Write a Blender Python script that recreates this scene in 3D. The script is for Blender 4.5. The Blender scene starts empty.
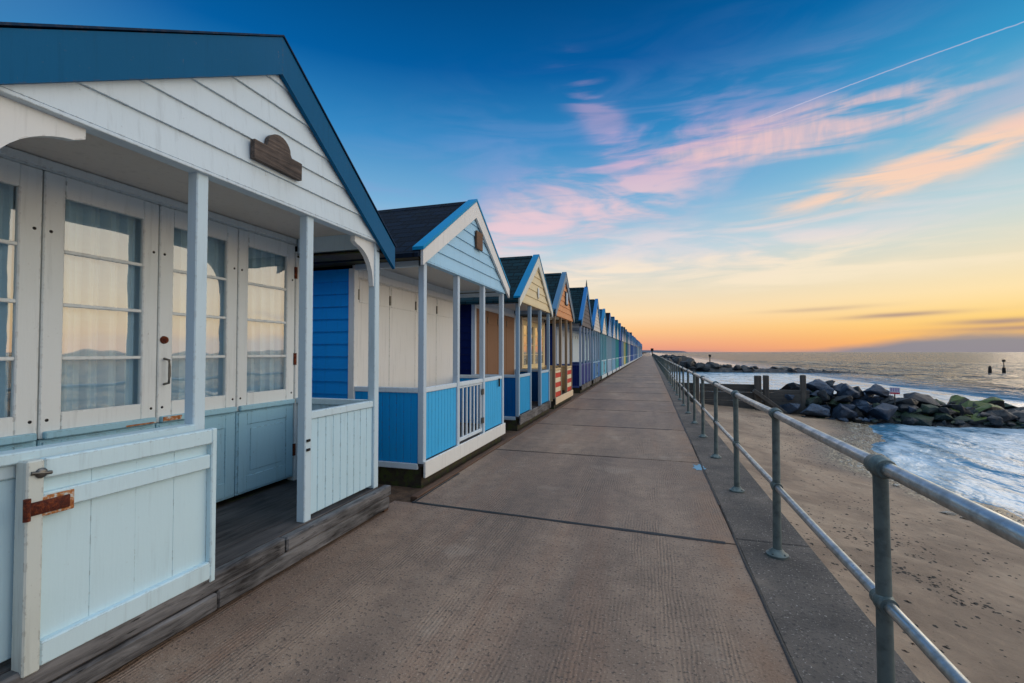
import bpy, bmesh, math, random
from mathutils import Vector, Matrix, noise
random.seed(7)
C = bpy.context.scene.collection
scene = bpy.context.scene
R = math.radians

# ------------------------------------------------------------------ helpers
def lin(r, g, b):
    f = lambda c: (c/255/12.92) if c/255 <= .04045 else ((c/255+.055)/1.055)**2.4
    return (f(r), f(g), f(b), 1)

class MB:
    """collects shapes, then links them as ONE mesh object"""
    def __init__(s): s.v = []; s.f = []; s.sm = []
    def add(s, vs, fs, smooth=False):
        b = len(s.v); s.v += [tuple(p) for p in vs]
        s.f += [tuple(i+b for i in f) for f in fs]; s.sm += [smooth]*len(fs)
        return s
    def box(s, x0, x1, y0, y1, z0, z1, ch=0.0, m=None):
        if x0 > x1: x0, x1 = x1, x0
        if y0 > y1: y0, y1 = y1, y0
        if z0 > z1: z0, z1 = z1, z0
        if ch <= 0:
            vs = [(x, y, z) for x in (x0, x1) for y in (y0, y1) for z in (z0, z1)]
            fs = [(0,1,3,2),(4,6,7,5),(0,4,5,1),(2,3,7,6),(0,2,6,4),(1,5,7,3)]
        else:
            c = min(ch, .45*(x1-x0), .45*(y1-y0), .45*(z1-z0))
            vs = []; idx = {}
            X=(x0,x1); Y=(y0,y1); Z=(z0,z1); sg=(1,-1)
            for i in (0,1):
                for j in (0,1):
                    for k in (0,1):
                        for a in range(3):
                            p=[X[i],Y[j],Z[k]]; d=[sg[i]*c,sg[j]*c,sg[k]*c]
                            q=[p[t]+(0 if t==a else d[t]) for t in range(3)]
                            idx[(i,j,k,a)] = len(vs); vs.append(tuple(q))
            fs=[]
            I=lambda i,j,k,a: idx[(i,j,k,a)]
            for i in (0,1):
                fs.append((I(i,0,0,0),I(i,1,0,0),I(i,1,1,0),I(i,0,1,0)))
                fs.append((I(0,i,0,1),I(0,i,1,1),I(1,i,1,1),I(1,i,0,1)))
                fs.append((I(0,0,i,2),I(1,0,i,2),I(1,1,i,2),I(0,1,i,2)))
            for j in (0,1):
                for k in (0,1):
                    fs.append((I(0,j,k,1),I(1,j,k,1),I(1,j,k,2),I(0,j,k,2)))
                    fs.append((I(j,0,k,0),I(j,1,k,0),I(j,1,k,2),I(j,0,k,2)))
                    fs.append((I(j,k,0,0),I(j,k,1,0),I(j,k,1,1),I(j,k,0,1)))
            for i in (0,1):
                for j in (0,1):
                    for k in (0,1): fs.append((I(i,j,k,0),I(i,j,k,1),I(i,j,k,2)))
        if m is not None: vs = [tuple(m @ Vector(p)) for p in vs]
        return s.add(vs, fs)
    def prism(s, pts, axis, a, b, m=None):
        """2-D outline extruded along an axis (x: pts are y,z; y: pts are x,z; z: pts are x,y)"""
        n = len(pts)
        mk = {'x': lambda p,t:(t,p[0],p[1]), 'y': lambda p,t:(p[0],t,p[1]), 'z': lambda p,t:(p[0],p[1],t)}[axis]
        vs = [mk(p,a) for p in pts]+[mk(p,b) for p in pts]
        if m is not None: vs = [tuple(m @ Vector(p)) for p in vs]
        fs = [tuple(range(n-1,-1,-1)), tuple(range(n,2*n))]+[(i,(i+1)%n,(i+1)%n+n,i+n) for i in range(n)]
        return s.add(vs, fs)
    def tube(s, path, rad, n=12, caps=True):
        path=[Vector(p) for p in path]
        rs = rad if isinstance(rad,(list,tuple)) else [rad]*len(path)
        vs=[]; fs=[]
        for i,p in enumerate(path):
            t=(path[min(i+1,len(path)-1)]-path[max(i-1,0)]).normalized()
            u=t.orthogonal().normalized() if abs(t.z)<.9 else Vector((1,0,0))
            if abs(t.z)<.9: u=t.cross(Vector((0,0,1))).normalized()
            w=t.cross(u).normalized()
            for k in range(n):
                a=2*math.pi*k/n; vs.append(p+rs[i]*(math.cos(a)*u+math.sin(a)*w))
        for i in range(len(path)-1):
            for k in range(n):
                fs.append((i*n+k,i*n+(k+1)%n,(i+1)*n+(k+1)%n,(i+1)*n+k))
        if caps:
            fs.append(tuple(range(n-1,-1,-1))); L=(len(path)-1)*n; fs.append(tuple(range(L,L+n)))
        return s.add(vs,fs,True)
    def ball(s, c, r, n=14, sq=(1,1,1)):
        vs=[];fs=[]; m=n//2
        for i in range(m+1):
            th=math.pi*i/m
            for k in range(n):
                a=2*math.pi*k/n
                vs.append((c[0]+r*sq[0]*math.sin(th)*math.cos(a),c[1]+r*sq[1]*math.sin(th)*math.sin(a),c[2]+r*sq[2]*math.cos(th)))
        for i in range(m):
            for k in range(n): fs.append((i*n+k,i*n+(k+1)%n,(i+1)*n+(k+1)%n,(i+1)*n+k))
        return s.add(vs,fs,True)
    def mesh(s, name, mat):
        me=bpy.data.meshes.new(name); me.from_pydata(s.v,[],s.f); me.validate()
        bm=bmesh.new(); bm.from_mesh(me); bmesh.ops.recalc_face_normals(bm,faces=bm.faces); bm.to_mesh(me); bm.free()
        if len(me.polygons)==len(s.sm): me.polygons.foreach_set('use_smooth',s.sm)
        if any(s.sm): me.set_sharp_from_angle(angle=R(50))
        if mat: me.materials.append(mat)
        return me
    def build(s, name, mat, parent=None):
        o=bpy.data.objects.new(name,s.mesh(name,mat)); C.objects.link(o)
        if parent: o.parent=parent
        return o

def tag(o,label=None,cat=None,group=None,kind=None):
    if label: o['label']=label
    if cat: o['category']=cat
    if group: o['group']=group
    if kind: o['kind']=kind
    return o
def thing(name,loc,label,cat,group=None,rz=0):
    o=bpy.data.objects.new(name,None); C.objects.link(o); o.location=loc; o.rotation_euler.z=rz
    o.empty_display_size=.2
    return tag(o,label,cat,group)

# ------------------------------------------------------------------ materials
class NT:
    def __init__(s,tree): s.t=tree; s.n=tree.nodes; s.l=tree.links
    def new(s,ty,**kw):
        n=s.n.new(ty)
        for k,v in kw.items(): setattr(n,k,v)
        return n
    def _in(s,sock,v):
        if v is None: return
        if hasattr(v,'links') or isinstance(v,bpy.types.NodeSocket): s.l.new(v,sock)
        else: sock.default_value=v
    def math(s,op,a,b=None,c=None,clamp=False):
        n=s.new('ShaderNodeMath',operation=op,use_clamp=clamp)
        for i,v in enumerate((a,b,c)): s._in(n.inputs[i],v)
        return n.outputs[0]
    def mix(s,f,a,b,bt='MIX'):
        n=s.new('ShaderNodeMix',data_type='RGBA',blend_type=bt); n.clamp_factor=True
        s._in(n.inputs[0],f); s._in(n.inputs[6],a); s._in(n.inputs[7],b); return n.outputs[2]
    def noise(s,vec,scale,detail=4,rough=.55,dist=0):
        n=s.new('ShaderNodeTexNoise'); s._in(n.inputs['Vector'],vec)
        n.inputs['Scale'].default_value=scale; n.inputs['Detail'].default_value=detail
        n.inputs['Roughness'].default_value=rough; n.inputs['Distortion'].default_value=dist
        return n.outputs[0]
    def ramp(s,f,stops,interp='LINEAR'):
        n=s.new('ShaderNodeValToRGB'); s._in(n.inputs[0],f); e=n.color_ramp; e.interpolation=interp
        while len(e.elements)>1: e.elements.remove(e.elements[-1])
        for i,(p,c) in enumerate(stops):
            c=c if hasattr(c,'__len__') else (c,c,c,1)
            el=e.elements[0] if i==0 else e.elements.new(p)
            el.position=p; el.color=c if len(c)==4 else (*c,1)
        return n.outputs[0]
    def sstep(s,v,a,b):
        n=s.new('ShaderNodeMapRange',interpolation_type='SMOOTHSTEP'); s._in(n.inputs[0],v)
        n.inputs[1].default_value=a; n.inputs[2].default_value=b; return n.outputs[0]
    def mapping(s,vec,scale=(1,1,1),rot=(0,0,0),loc=(0,0,0)):
        n=s.new('ShaderNodeMapping'); s._in(n.inputs[0],vec)
        n.inputs['Scale'].default_value=scale; n.inputs['Rotation'].default_value=rot; n.inputs['Location'].default_value=loc
        return n.outputs[0]
    def bump(s,h,strength=.3,dist=.01,normal=None):
        n=s.new('ShaderNodeBump'); s._in(n.inputs['Height'],h)
        n.inputs['Strength'].default_value=strength; n.inputs['Distance'].default_value=dist
        if normal is not None: s._in(n.inputs['Normal'],normal)
        return n.outputs[0]
def mat(name):
    m=bpy.data.materials.new(name); m.use_nodes=True
    t=NT(m.node_tree); t.n.clear()
    out=t.new('ShaderNodeOutputMaterial'); p=t.new('ShaderNodeBsdfPrincipled')
    t.l.new(p.outputs[0],out.inputs[0])
    pos=t.new('ShaderNodeNewGeometry').outputs['Position']
    return m,t,p,pos,out
def mulc(c,k): return (c[0]*k,c[1]*k,c[2]*k,1)

_pc={}
def paint(r,g,b,rough=.42,dirt=.35,grain='z'):
    key=(r,g,b,rough,dirt,grain)
    if key in _pc: return _pc[key]
    m,t,p,pos,_=mat('weathered_paint')
    base=lin(r,g,b)
    big=t.noise(pos,1.7,3)
    st=t.noise(t.mapping(pos,(22,22,1.6)),1,5,.68)            # rain streaks running down
    spk=t.noise(pos,38,3,.7)
    bv=t.new('ShaderNodeBevel',samples=3); bv.inputs['Radius'].default_value=.011
    vd=t.new('ShaderNodeVectorMath',operation='DOT_PRODUCT'); t.l.new(bv.outputs[0],vd.inputs[0]); t.l.new(t.new('ShaderNodeNewGeometry').outputs['True Normal'],vd.inputs[1])
    edge=t.math('MULTIPLY',t.sstep(vd.outputs['Value'],.995,.85),t.sstep(t.noise(pos,23,4,.7),.50,.60))
    chip=t.sstep(t.noise(t.mapping(pos,(14,14,5)),1,5,.75),.70,.73)
    c=t.mix(t.math('MULTIPLY',t.sstep(st,.52,.70),dirt),base,mulc(base,.68))
    c=t.mix(t.math('MULTIPLY',t.sstep(big,.45,.7),dirt*.55),c,(base[0]*.85+.01,base[1]*.84+.008,base[2]*.8+.004,1))
    c=t.mix(t.math('MULTIPLY',t.sstep(spk,.66,.78),dirt*.8),c,mulc((.16,.15,.13),1))
    c=t.mix(t.math('MULTIPLY',edge,min(.9,dirt*1.7)),c,lin(96,84,74))
    c=t.mix(t.math('MULTIPLY',chip,min(.8,dirt*1.3)),c,mulc(lin(122,112,104),1))
    t.l.new(c,p.inputs['Base Color'])
    p.inputs['Specular IOR Level'].default_value=.10
    t.l.new(t.math('MULTIPLY_ADD',big,.25,rough-.02),p.inputs['Roughness'])
    g=t.noise(t.mapping(pos,(60,60,5) if grain=='z' else (60,5,60)),1,3)
    t.l.new(t.bump(t.math('ADD',t.math('MULTIPLY',g,.6),t.math('MULTIPLY',spk,.4)),.28,.004),p.inputs['Normal'])
    _pc[key]=m; return m

def wood(name,dark,light,along='y',scale=1.0,rough=.75,bump=.6,moss=None,lo=.3,hi=.72,al=1.6):
    m,t,p,pos,_=mat(name)
    sc={'y':(26,al,26),'x':(1.6,26,26),'z':(26,26,1.6)}[along]
    v=t.mapping(pos,tuple(q*scale for q in sc))
    n=t.noise(v,1,6,.65,.4); n2=t.noise(pos,2.2*scale,3); n3=t.noise(v,3.2,3,.6)
    c=t.ramp(t.math('MULTIPLY_ADD',n2,.45,t.math('MULTIPLY',n,.6)),[(lo,dark),(hi,light)])
    c=t.mix(t.sstep(n3,.6,.72),c,mulc(dark,.45))
    if moss: c=t.mix(t.sstep(t.noise(pos,7,4,.7),.48,.62),c,moss)
    t.l.new(c,p.inputs['Base Color']); p.inputs['Roughness'].default_value=rough
    t.l.new(t.bump(n,bump,.006),p.inputs['Normal'])
    return m

M={}
M['white']=paint(220,225,226); M['white2']=paint(206,216,222)
M['pale_blue']=paint(176,208,222); M['door_low']=paint(158,196,212)
M['deck']=wood('deck_timber',lin(26,26,30),lin(92,88,88),lo=.38,hi=.70)
M['sleeper']=wood('grey_sleeper',lin(20,20,24),lin(118,118,120),bump=1.0,scale=1.0,lo=.40,hi=.64,al=3.0)
M['brown_board']=wood('brown_board',lin(52,36,26),lin(104,76,58))
M['moss_board']=wood('mossy_board',lin(28,24,18),lin(62,54,40),moss=lin(58,66,22))
M['plaque']=wood('dark_plaque',lin(36,30,28),lin(112,98,90),bump=1,scale=1.8,lo=.40,hi=.68)
M['tan_wood']=wood('tan_plywood',lin(134,88,58),lin(176,124,84),'z',rough=.5,bump=.2)
M['groyne']=wood('groyne_timber',lin(40,40,42),lin(92,90,86),'x',scale=.6,bump=1)
M['groyne_post']=wood('groyne_post_timber',lin(44,42,42),lin(100,96,90),'z',scale=.6,bump=1)
M['marker']=wood('marker_timber',lin(20,18,18),lin(44,40,38),'z')

def roof_mat(name,c):
    m,t,p,pos,_=mat(name)
    base=lin(*c)
    sep=t.new('ShaderNodeSeparateXYZ'); t.l.new(pos,sep.inputs[0])
    # courses follow the height, tabs follow the run of the ridge
    v=t.new('ShaderNodeCombineXYZ'); t.l.new(sep.outputs[0],v.inputs[0]); t.l.new(t.math('MULTIPLY',sep.outputs[2],1.5),v.inputs[1])
    br=t.new('ShaderNodeTexBrick'); t.l.new(v.outputs[0],br.inputs['Vector'])
    br.inputs['Scale'].default_value=1; br.inputs['Brick Width'].default_value=.3; br.inputs['Row Height'].default_value=.15
    br.inputs['Mortar Size'].default_value=.012; br.inputs['Color1'].default_value=mulc(base,.8); br.inputs['Color2'].default_value=mulc(base,1.5); br.inputs['Mortar'].default_value=mulc(base,.25)
    gr=t.noise(pos,160,2)
    saw=t.math('FRACT',t.math('MULTIPLY',sep.outputs[2],10.0))
    c2=t.mix(t.math('MULTIPLY',t.sstep(gr,.5,.7),.6),br.outputs[0],mulc(base,1.9))
    c2=t.mix(t.math('MULTIPLY',t.sstep(t.noise(pos,3,4,.7),.58,.72),.35),c2,lin(30,40,26))
    t.l.new(c2,p.inputs['Base Color']); p.inputs['Roughness'].default_value=.9; p.inputs['Specular IOR Level'].default_value=.15
    h=t.math('SUBTRACT',t.math('MULTIPLY',gr,.25),saw)
    t.l.new(t.bump(t.math('SUBTRACT',h,br.outputs[1]),.9,.02),p.inputs['Normal'])
    return m
M['roof_navy']=roof_mat('navy_shingles',(8,22,38)); M['roof_green']=roof_mat('dark_green_shingles',(12,42,50)); M['roof_teal']=roof_mat('blue_shingles',(22,78,108))

def metal(name,c,rough,met):
    m,t,p,pos,_=mat(name)
    n=t.noise(pos,14,5,.65); s=t.noise(pos,90,2)
    col=t.mix(t.sstep(n,.4,.7),lin(*c),mulc(lin(*c),.6)); t.l.new(col,p.inputs['Base Color'])
    p.inputs['Metallic'].default_value=met
    t.l.new(t.math('MULTIPLY_ADD',n,.4,rough-.2),p.inputs['Roughness'])
    t.l.new(t.bump(s,.15,.003),p.inputs['Normal']); return m
M['galv']=metal('galvanised_tube',(196,202,202),.34,.95); M['cast']=metal('cast_iron_post',(98,112,112),.5,.35)
M['steel']=metal('dull_steel',(110,110,108),.4,.9); M['black_iron']=metal('black_iron',(30,30,32),.5,.4)
def rust_mat():
    m,t,p,pos,_=mat('rust'); n=t.noise(pos,45,5,.7)
    t.l.new(t.ramp(n,[(.3,lin(42,16,10)),(.5,lin(88,34,16)),(.7,lin(140,70,26))]),p.inputs['Base Color'])
    p.inputs['Roughness'].default_value=.9; t.l.new(t.bump(n,1,.01),p.inputs['Normal']); return m
M['rust']=rust_mat()
def rust_stain():
    m,t,p,pos,_=mat('rust_stained_paint'); n=t.noise(pos,30,4,.7)
    t.l.new(t.ramp(n,[(.35,lin(120,60,24)),(.5,lin(176,116,62)),(.62,lin(190,206,208))]),p.inputs['Base Color'])
    p.inputs['Roughness'].default_value=.7; return m
M['stain']=rust_stain()
def glass_mat():
    m,t,p,pos,out=mat('window_glass'); t.n.remove(p)
    tr=t.new('ShaderNodeBsdfTransparent'); tr.inputs[0].default_value=(.95,.98,.98,1)
    gl=t.new('ShaderNodeBsdfGlossy'); gl.inputs['Roughness'].default_value=.02
    n=t.noise(pos,2.2,2); t.l.new(t.bump(n,.10,.02),gl.inputs['Normal'])
    fr=t.new('ShaderNodeFresnel'); fr.inputs[0].default_value=1.5
    mx=t.new('ShaderNodeMixShader'); t.l.new(t.math('MULTIPLY',t.math('MULTIPLY_ADD',fr.outputs[0],2.4,.11,clamp=True),t.math('SUBTRACT',1,t.new('ShaderNodeNewGeometry').outputs['Backfacing'])),mx.inputs[0])
    t.l.new(tr.outputs[0],mx.inputs[1]); t.l.new(gl.outputs[0],mx.inputs[2]); t.l.new(mx.outputs[0],out.inputs[0]); return m
M['glass']=glass_mat()
def fabric(name,c):
    m,t,p,pos,_=mat(name); n=t.noise(t.mapping(pos,(10,10,60)),1,4)
    t.l.new(t.mix(n,mulc(lin(*c),.85),lin(*c)),p.inputs['Base Color']); p.inputs['Roughness'].default_value=.9
    p.inputs['Sheen Weight'].default_value=.2; return m
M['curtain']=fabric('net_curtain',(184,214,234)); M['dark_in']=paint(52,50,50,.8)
M['curtain_cream']=fabric('cream_curtain',(238,222,180))

# concrete
def concrete():
    m,t,p,pos,_=mat('brushed_concrete')
    sep=t.new('ShaderNodeSeparateXYZ'); t.l.new(pos,sep.inputs[0]); X,Y=sep.outputs[0],sep.outputs[1]
    big=t.noise(t.mapping(pos,(1,.35,1)),.9,5,.6); mid=t.noise(pos,6,4,.6); fine=t.noise(pos,150,3,.75); agg=t.noise(pos,48,3,.6)
    # tamped grooves running with the promenade, wandering slightly
    wob=t.math('MULTIPLY',t.noise(t.mapping(pos,(2.5,.9,1)),1,5,.65),.10)
    ridge=t.math('SINE',t.math('MULTIPLY',t.math('ADD',X,wob),2*math.pi/.024))
    wear=t.math('MULTIPLY',t.sstep(t.noise(t.mapping(pos,(1.3,.35,1)),1.3,4),.40,.64),t.sstep(t.noise(t.mapping(pos,(9,1.5,1)),1,4),.3,.6))
    stain=t.noise(t.mapping(pos,(2.2,.18,1)),1,5,.6)
    c=t.ramp(t.math('MULTIPLY_ADD',big,.7,t.math('MULTIPLY',mid,.3)),[(.3,lin(100,83,70)),(.5,lin(144,120,102)),(.7,lin(184,156,132))])
    c=t.mix(t.math('MULTIPLY',t.sstep(stain,.5,.68),.45),c,lin(150,112,88))
    c=t.mix(t.math('MULTIPLY',t.math('MULTIPLY_ADD',ridge,-.5,.5),t.math('MULTIPLY_ADD',wear,.26,.02)),c,lin(64,54,50))
    c=t.mix(t.math('MULTIPLY',t.sstep(agg,.56,.66),.8),c,lin(52,44,42))
    c=t.mix(t.math('MULTIPLY',t.sstep(t.noise(pos,24,5,.8),.56,.64),.62),c,lin(70,58,54))
    c=t.mix(t.math('MULTIPLY',t.sstep(t.noise(pos,85,2,.5),.62,.7),.6),c,lin(196,180,166))
    trk=t.noise(t.mapping(pos,(1.6,.12,1)),1,4,.6)
    c=t.mix(t.math('MULTIPLY',t.sstep(trk,.52,.66),.26),c,lin(74,64,60))
    c=t.mix(t.math('MULTIPLY',t.sstep(t.noise(pos,1.1,6,.72),.56,.66),.35),c,lin(178,160,142))
    rim=t.math('MULTIPLY',t.sstep(X,.30,.62),t.sstep(t.noise(pos,2.2,4,.65),.35,.6)); c=t.mix(t.math('MULTIPLY',rim,.5),c,lin(150,112,84))
    # one slab differs slightly from the next
    slab=t.new('ShaderNodeTexWhiteNoise',noise_dimensions='1D'); t.l.new(t.math('FLOOR',t.math('DIVIDE',t.math('SUBTRACT',Y,4.15),2.74)),slab.inputs['W'])
    c=t.mix(t.math('MULTIPLY',slab.outputs[0],.3),c,lin(104,92,88))
    t.l.new(c,p.inputs['Base Color']); t.l.new(t.math('MULTIPLY_ADD',big,.4,.42),p.inputs['Roughness'])
    h=t.math('ADD',t.math('MULTIPLY',ridge,t.math('MULTIPLY_ADD',wear,.42,.02)),t.math('MULTIPLY',fine,.9))
    h=t.math('ADD',h,t.math('MULTIPLY',agg,1.5))
    t.l.new(t.bump(h,.75,.012),p.inputs['Normal']); return m
M['concrete']=concrete()
def coping():
    m,t,p,pos,_=mat('coping_concrete')
    big=t.noise(pos,1.6,5,.6); fine=t.noise(pos,120,3,.7); agg=t.noise(pos,42,2)
    c=t.ramp(big,[(.3,lin(62,58,56)),(.55,lin(96,88,82)),(.75,lin(132,118,106))])
    c=t.mix(t.math('MULTIPLY',t.sstep(agg,.56,.68),.7),c,lin(48,46,46))
    c=t.mix(t.math('MULTIPLY',t.sstep(t.noise(pos,70,2),.64,.72),.8),c,lin(176,168,160))
    t.l.new(c,p.inputs['Base Color']); p.inputs['Roughness'].default_value=.8
    t.l.new(t.bump(t.math('ADD',fine,agg),.7,.01),p.inputs['Normal']); return m
M['coping']=coping()
def bitumen():
    m,t,p,pos,_=mat('joint_bitumen'); p.inputs['Base Color'].default_value=lin(26,28,30); p.inputs['Roughness'].default_value=.55
    t.l.new(t.bump(t.noise(pos,60,3),.6,.01),p.inputs['Normal']); return m
M['bitumen']=bitumen()
def earth():
    m,t,p,pos,_=mat('brown_earth'); n=t.noise(pos,5,5,.65)
    t.l.new(t.ramp(n,[(.3,lin(46,34,26)),(.6,lin(94,72,54))]),p.inputs['Base Color']); p.inputs['Roughness'].default_value=.95
    t.l.new(t.bump(t.noise(pos,40,4),.8,.02),p.inputs['Normal']); return m
M['earth']=earth()
def sand():
    m,t,p,pos,_=mat('beach_sand')
    wet=t.new('ShaderNodeAttribute',attribute_name='wet').outputs['Fac']
    sh=t.new('ShaderNodeAttribute',attribute_name='shingle').outputs['Fac']
    big=t.noise(pos,.7,4); mid=t.noise(pos,5,4,.6); fine=t.noise(pos,180,2,.7); peb=t.noise(pos,26,2,.5)
    dry=t.ramp(t.math('MULTIPLY_ADD',big,.6,t.math('MULTIPLY',mid,.4)),[(.3,lin(138,114,94)),(.7,lin(182,156,130))])
    dry=t.mix(t.math('MULTIPLY',t.sstep(fine,.58,.75),.4),dry,lin(96,76,62))
    dry=t.mix(t.math('MULTIPLY',t.sstep(t.noise(pos,.45,4,.6),.47,.62),.55),dry,lin(108,88,72))
    c=t.mix(wet,dry,lin(92,74,62))
    vor=t.new('ShaderNodeTexVoronoi'); t.l.new(t.mapping(pos,(1,1,1)),vor.inputs['Vector']); vor.inputs['Scale'].default_value=16
    stone=t.mix(vor.outputs['Color'],lin(120,108,92),lin(236,216,178))
    stone=t.mix(t.math('MULTIPLY',t.sstep(vor.outputs['Distance'],.25,.55),.85),stone,lin(50,40,34))
    c=t.mix(t.math('MULTIPLY',sh,t.sstep(t.noise(pos,3.2,3),.36,.5)),c,stone)
    t.l.new(c,p.inputs['Base Color'])
    t.l.new(t.math('MULTIPLY_ADD',t.math('MAXIMUM',wet,sh),-.5,.78),p.inputs['Roughness'])
    h=t.math('ADD',t.math('MULTIPLY_ADD',t.noise(pos,1.8,3),2.0,t.math('MULTIPLY',mid,1.3)),t.math('MULTIPLY',fine,.25))
    h=t.math('ADD',h,t.math('MULTIPLY',t.math('MULTIPLY',sh,t.math('SUBTRACT',1,vor.outputs['Distance'])),1.2))
    t.l.new(t.bump(h,.85,.045),p.inputs['Normal']); return m
M['sand']=sand()
def sea_mat():
    m,t,p,pos,_=mat('sea_water')
    fo=t.new('ShaderNodeAttribute',attribute_name='foam').outputs['Fac']
    far=t.new('ShaderNodeAttribute',attribute_name='far').outputs['Fac']
    v=t.mapping(pos,(.8,.28,1),(0,0,R(28)))
    silk=t.noise(v,1,5,.6,1.2); lace=t.noise(t.mapping(pos,(1.4,.55,1),(0,0,R(28))),2.6,5,.65,.8)
    lump=t.noise(t.mapping(pos,(.5,.2,1),(0,0,R(28))),1,3)
    f=t.math('ADD',fo,t.math('MULTIPLY',t.math('SUBTRACT',t.math('MULTIPLY_ADD',silk,.65,t.math('MULTIPLY',lace,.35))  ,.5),2.4))
    f=t.math('MULTIPLY',t.sstep(f,.25,.85),t.sstep(fo,.02,.2))
    deep=t.mix(far,lin(84,136,166),lin(60,86,106))
    c=t.mix(f,deep,lin(186,208,224))
    t.l.new(c,p.inputs['Base Color']); p.inputs['IOR'].default_value=1.33
    t.l.new(t.math('ADD',t.math('MULTIPLY_ADD',f,.12,.15),t.math('MULTIPLY',far,.07)),p.inputs['Roughness'])
    t.l.new(t.math('MULTIPLY_ADD',far,-.22,.5),p.inputs['Specular IOR Level'])
    # wind waves: three sizes, the long ones only well off the beach
    w1=t.noise(t.mapping(pos,(.16,.07,1),(0,0,R(20))),1,3,.5,.5); w2=t.noise(t.mapping(pos,(.8,.35,1),(0,0,R(25))),1,4,.6,.4)
    w3=t.noise(t.mapping(pos,(3,1.3,1),(0,0,R(15))),1,3)
    w0=t.noise(t.mapping(pos,(.035,.016,1),(0,0,R(18))),1,4,.6,.6)
    h=t.math('ADD',t.math('MULTIPLY_ADD',w0,9.0,t.math('MULTIPLY',w1,2.6)),t.math('ADD',t.math('MULTIPLY',w2,2.6),t.math('MULTIPLY',w3,.55)))
    h=t.math('MULTIPLY',h,t.math('MULTIPLY_ADD',far,.95,.05))
    h=t.math('ADD',h,t.math('MULTIPLY',lump,t.math('MULTIPLY_ADD',far,-.12,.12)))
    t.l.new(t.bump(h,1.0,2.2),p.inputs['Normal']); return m
M['sea']=sea_mat()
def rock_mat(name,dark,light,moss=None,wet=.6):
    m,t,p,pos,_=mat(name)
    geo=t.new('ShaderNodeNewGeometry'); sep=t.new('ShaderNodeSeparateXYZ'); t.l.new(geo.outputs['Normal'],sep.inputs[0])
    oi=t.new('ShaderNodeObjectInfo')
    n=t.noise(pos,2.4,6,.65); f=t.noise(pos,18,4,.7)
    c=t.ramp(t.math('MULTIPLY_ADD',n,.6,t.math('MULTIPLY',f,.4)),[(.32,lin(*dark)),(.68,lin(*light))])
    c=t.mix(t.math('MULTIPLY',oi.outputs['Random'],.6),c,mulc(lin(*dark),1.1))
    if moss:
        mm=t.math('MULTIPLY',t.sstep(t.math('ADD',t.math('MULTIPLY',sep.outputs[2],.5),t.noise(pos,2.2,4)),.68,.86),1)
        c=t.mix(mm,c,t.mix(f,mulc(lin(*moss),.6),lin(*moss)))
    t.l.new(c,p.inputs['Base Color']); p.inputs['Roughness'].default_value=wet
    t.l.new(t.bump(t.math('ADD',n,t.math('MULTIPLY',f,.4)),.8,.08),p.inputs['Normal']); return m
M['rock']=rock_mat('blue_grey_rock',(12,28,46),(70,96,124)); M['rock_green']=rock_mat('green_stained_rock',(18,32,34),(56,76,72),(32,60,38))
M['rock_moss']=rock_mat('mossy_rock',(26,28,30),(64,66,66),(78,98,14),.5); M['rock_dark']=rock_mat('dark_wet_rock',(10,16,22),(40,50,60),None,.5)
M['rock_far']=rock_mat('far_dark_rock',(24,26,30),(58,60,62))
M['stone']=rock_mat('pale_stone',(150,144,134),(212,206,196),None,.6)
def plain(name,c,rough=.8):
    m,t,p,pos,_=mat(name); n=t.noise(pos,.01,3) if name=='hill' else t.noise(pos,20,3)
    t.l.new(t.mix(n,mulc(lin(*c),.75),mulc(lin(*c),1.2)),p.inputs['Base Color']); p.inputs['Roughness'].default_value=rough; return m

# ------------------------------------------------------------------ camera
TH=R(16.868); PI_=R(1.322)
cam=bpy.data.cameras.new('camera'); co=bpy.data.objects.new('camera',cam); C.objects.link(co)
cam.sensor_width=36; cam.lens=36*455/1024; cam.clip_start=.05; cam.clip_end=60000
co.location=(0,0,1.55); co.rotation_euler=(R(90)+PI_,0,TH); scene.camera=co

# ------------------------------------------------------------------ sky and light
SUN_AZ=R(62); SUN_EL=R(6)
w=bpy.data.worlds.new('World'); scene.world=w; w.use_nodes=True
t=NT(w.node_tree); t.n.clear()
out=t.new('ShaderNodeOutputWorld'); bg=t.new('ShaderNodeBackground'); t.l.new(bg.outputs[0],out.inputs[0])
d=t.new('ShaderNodeTexCoord').outputs['Generated']
sep=t.new('ShaderNodeSeparateXYZ'); t.l.new(d,sep.inputs[0])
az=t.math('ARCTAN2',sep.outputs[0],sep.outputs[1]); el=t.math('ARCSINE',sep.outputs[2])
el01=t.math('DIVIDE',el,math.pi/2)
da=t.math('ABSOLUTE',t.math('SUBTRACT',az,SUN_AZ))
da=t.math('MINIMUM',da,t.math('SUBTRACT',2*math.pi,da))
S=lambda deg:deg/90
sky_side=t.ramp(el01,[(0,lin(226,150,132)),(S(.9),lin(240,166,132)),(S(2.6),lin(252,198,140)),(S(4.5),lin(252,220,174)),(S(7.5),lin(232,220,196)),(S(12),lin(186,210,222)),
   (S(18),lin(120,176,216)),(S(25),lin(48,136,196)),(S(32),lin(0,92,160)),(S(40),lin(0,68,124)),(S(55),lin(150,180,206)),(1,lin(196,200,206))])
sky_sun=t.ramp(el01,[(0,lin(250,178,96)),(S(1.2),lin(255,190,86)),(S(3),lin(255,212,118)),(S(5.5),lin(255,228,172)),(S(8.5),lin(236,224,192)),(S(13),lin(196,216,216)),
   (S(19),lin(126,190,214)),(S(26),lin(52,152,200)),(S(33),lin(0,108,170)),(S(41),lin(0,80,138)),(S(55),lin(150,180,206)),(1,lin(196,200,206))])
fw=t.sstep(da,1.15,.35)
col=t.mix(fw,sky_side,sky_sun)
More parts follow.
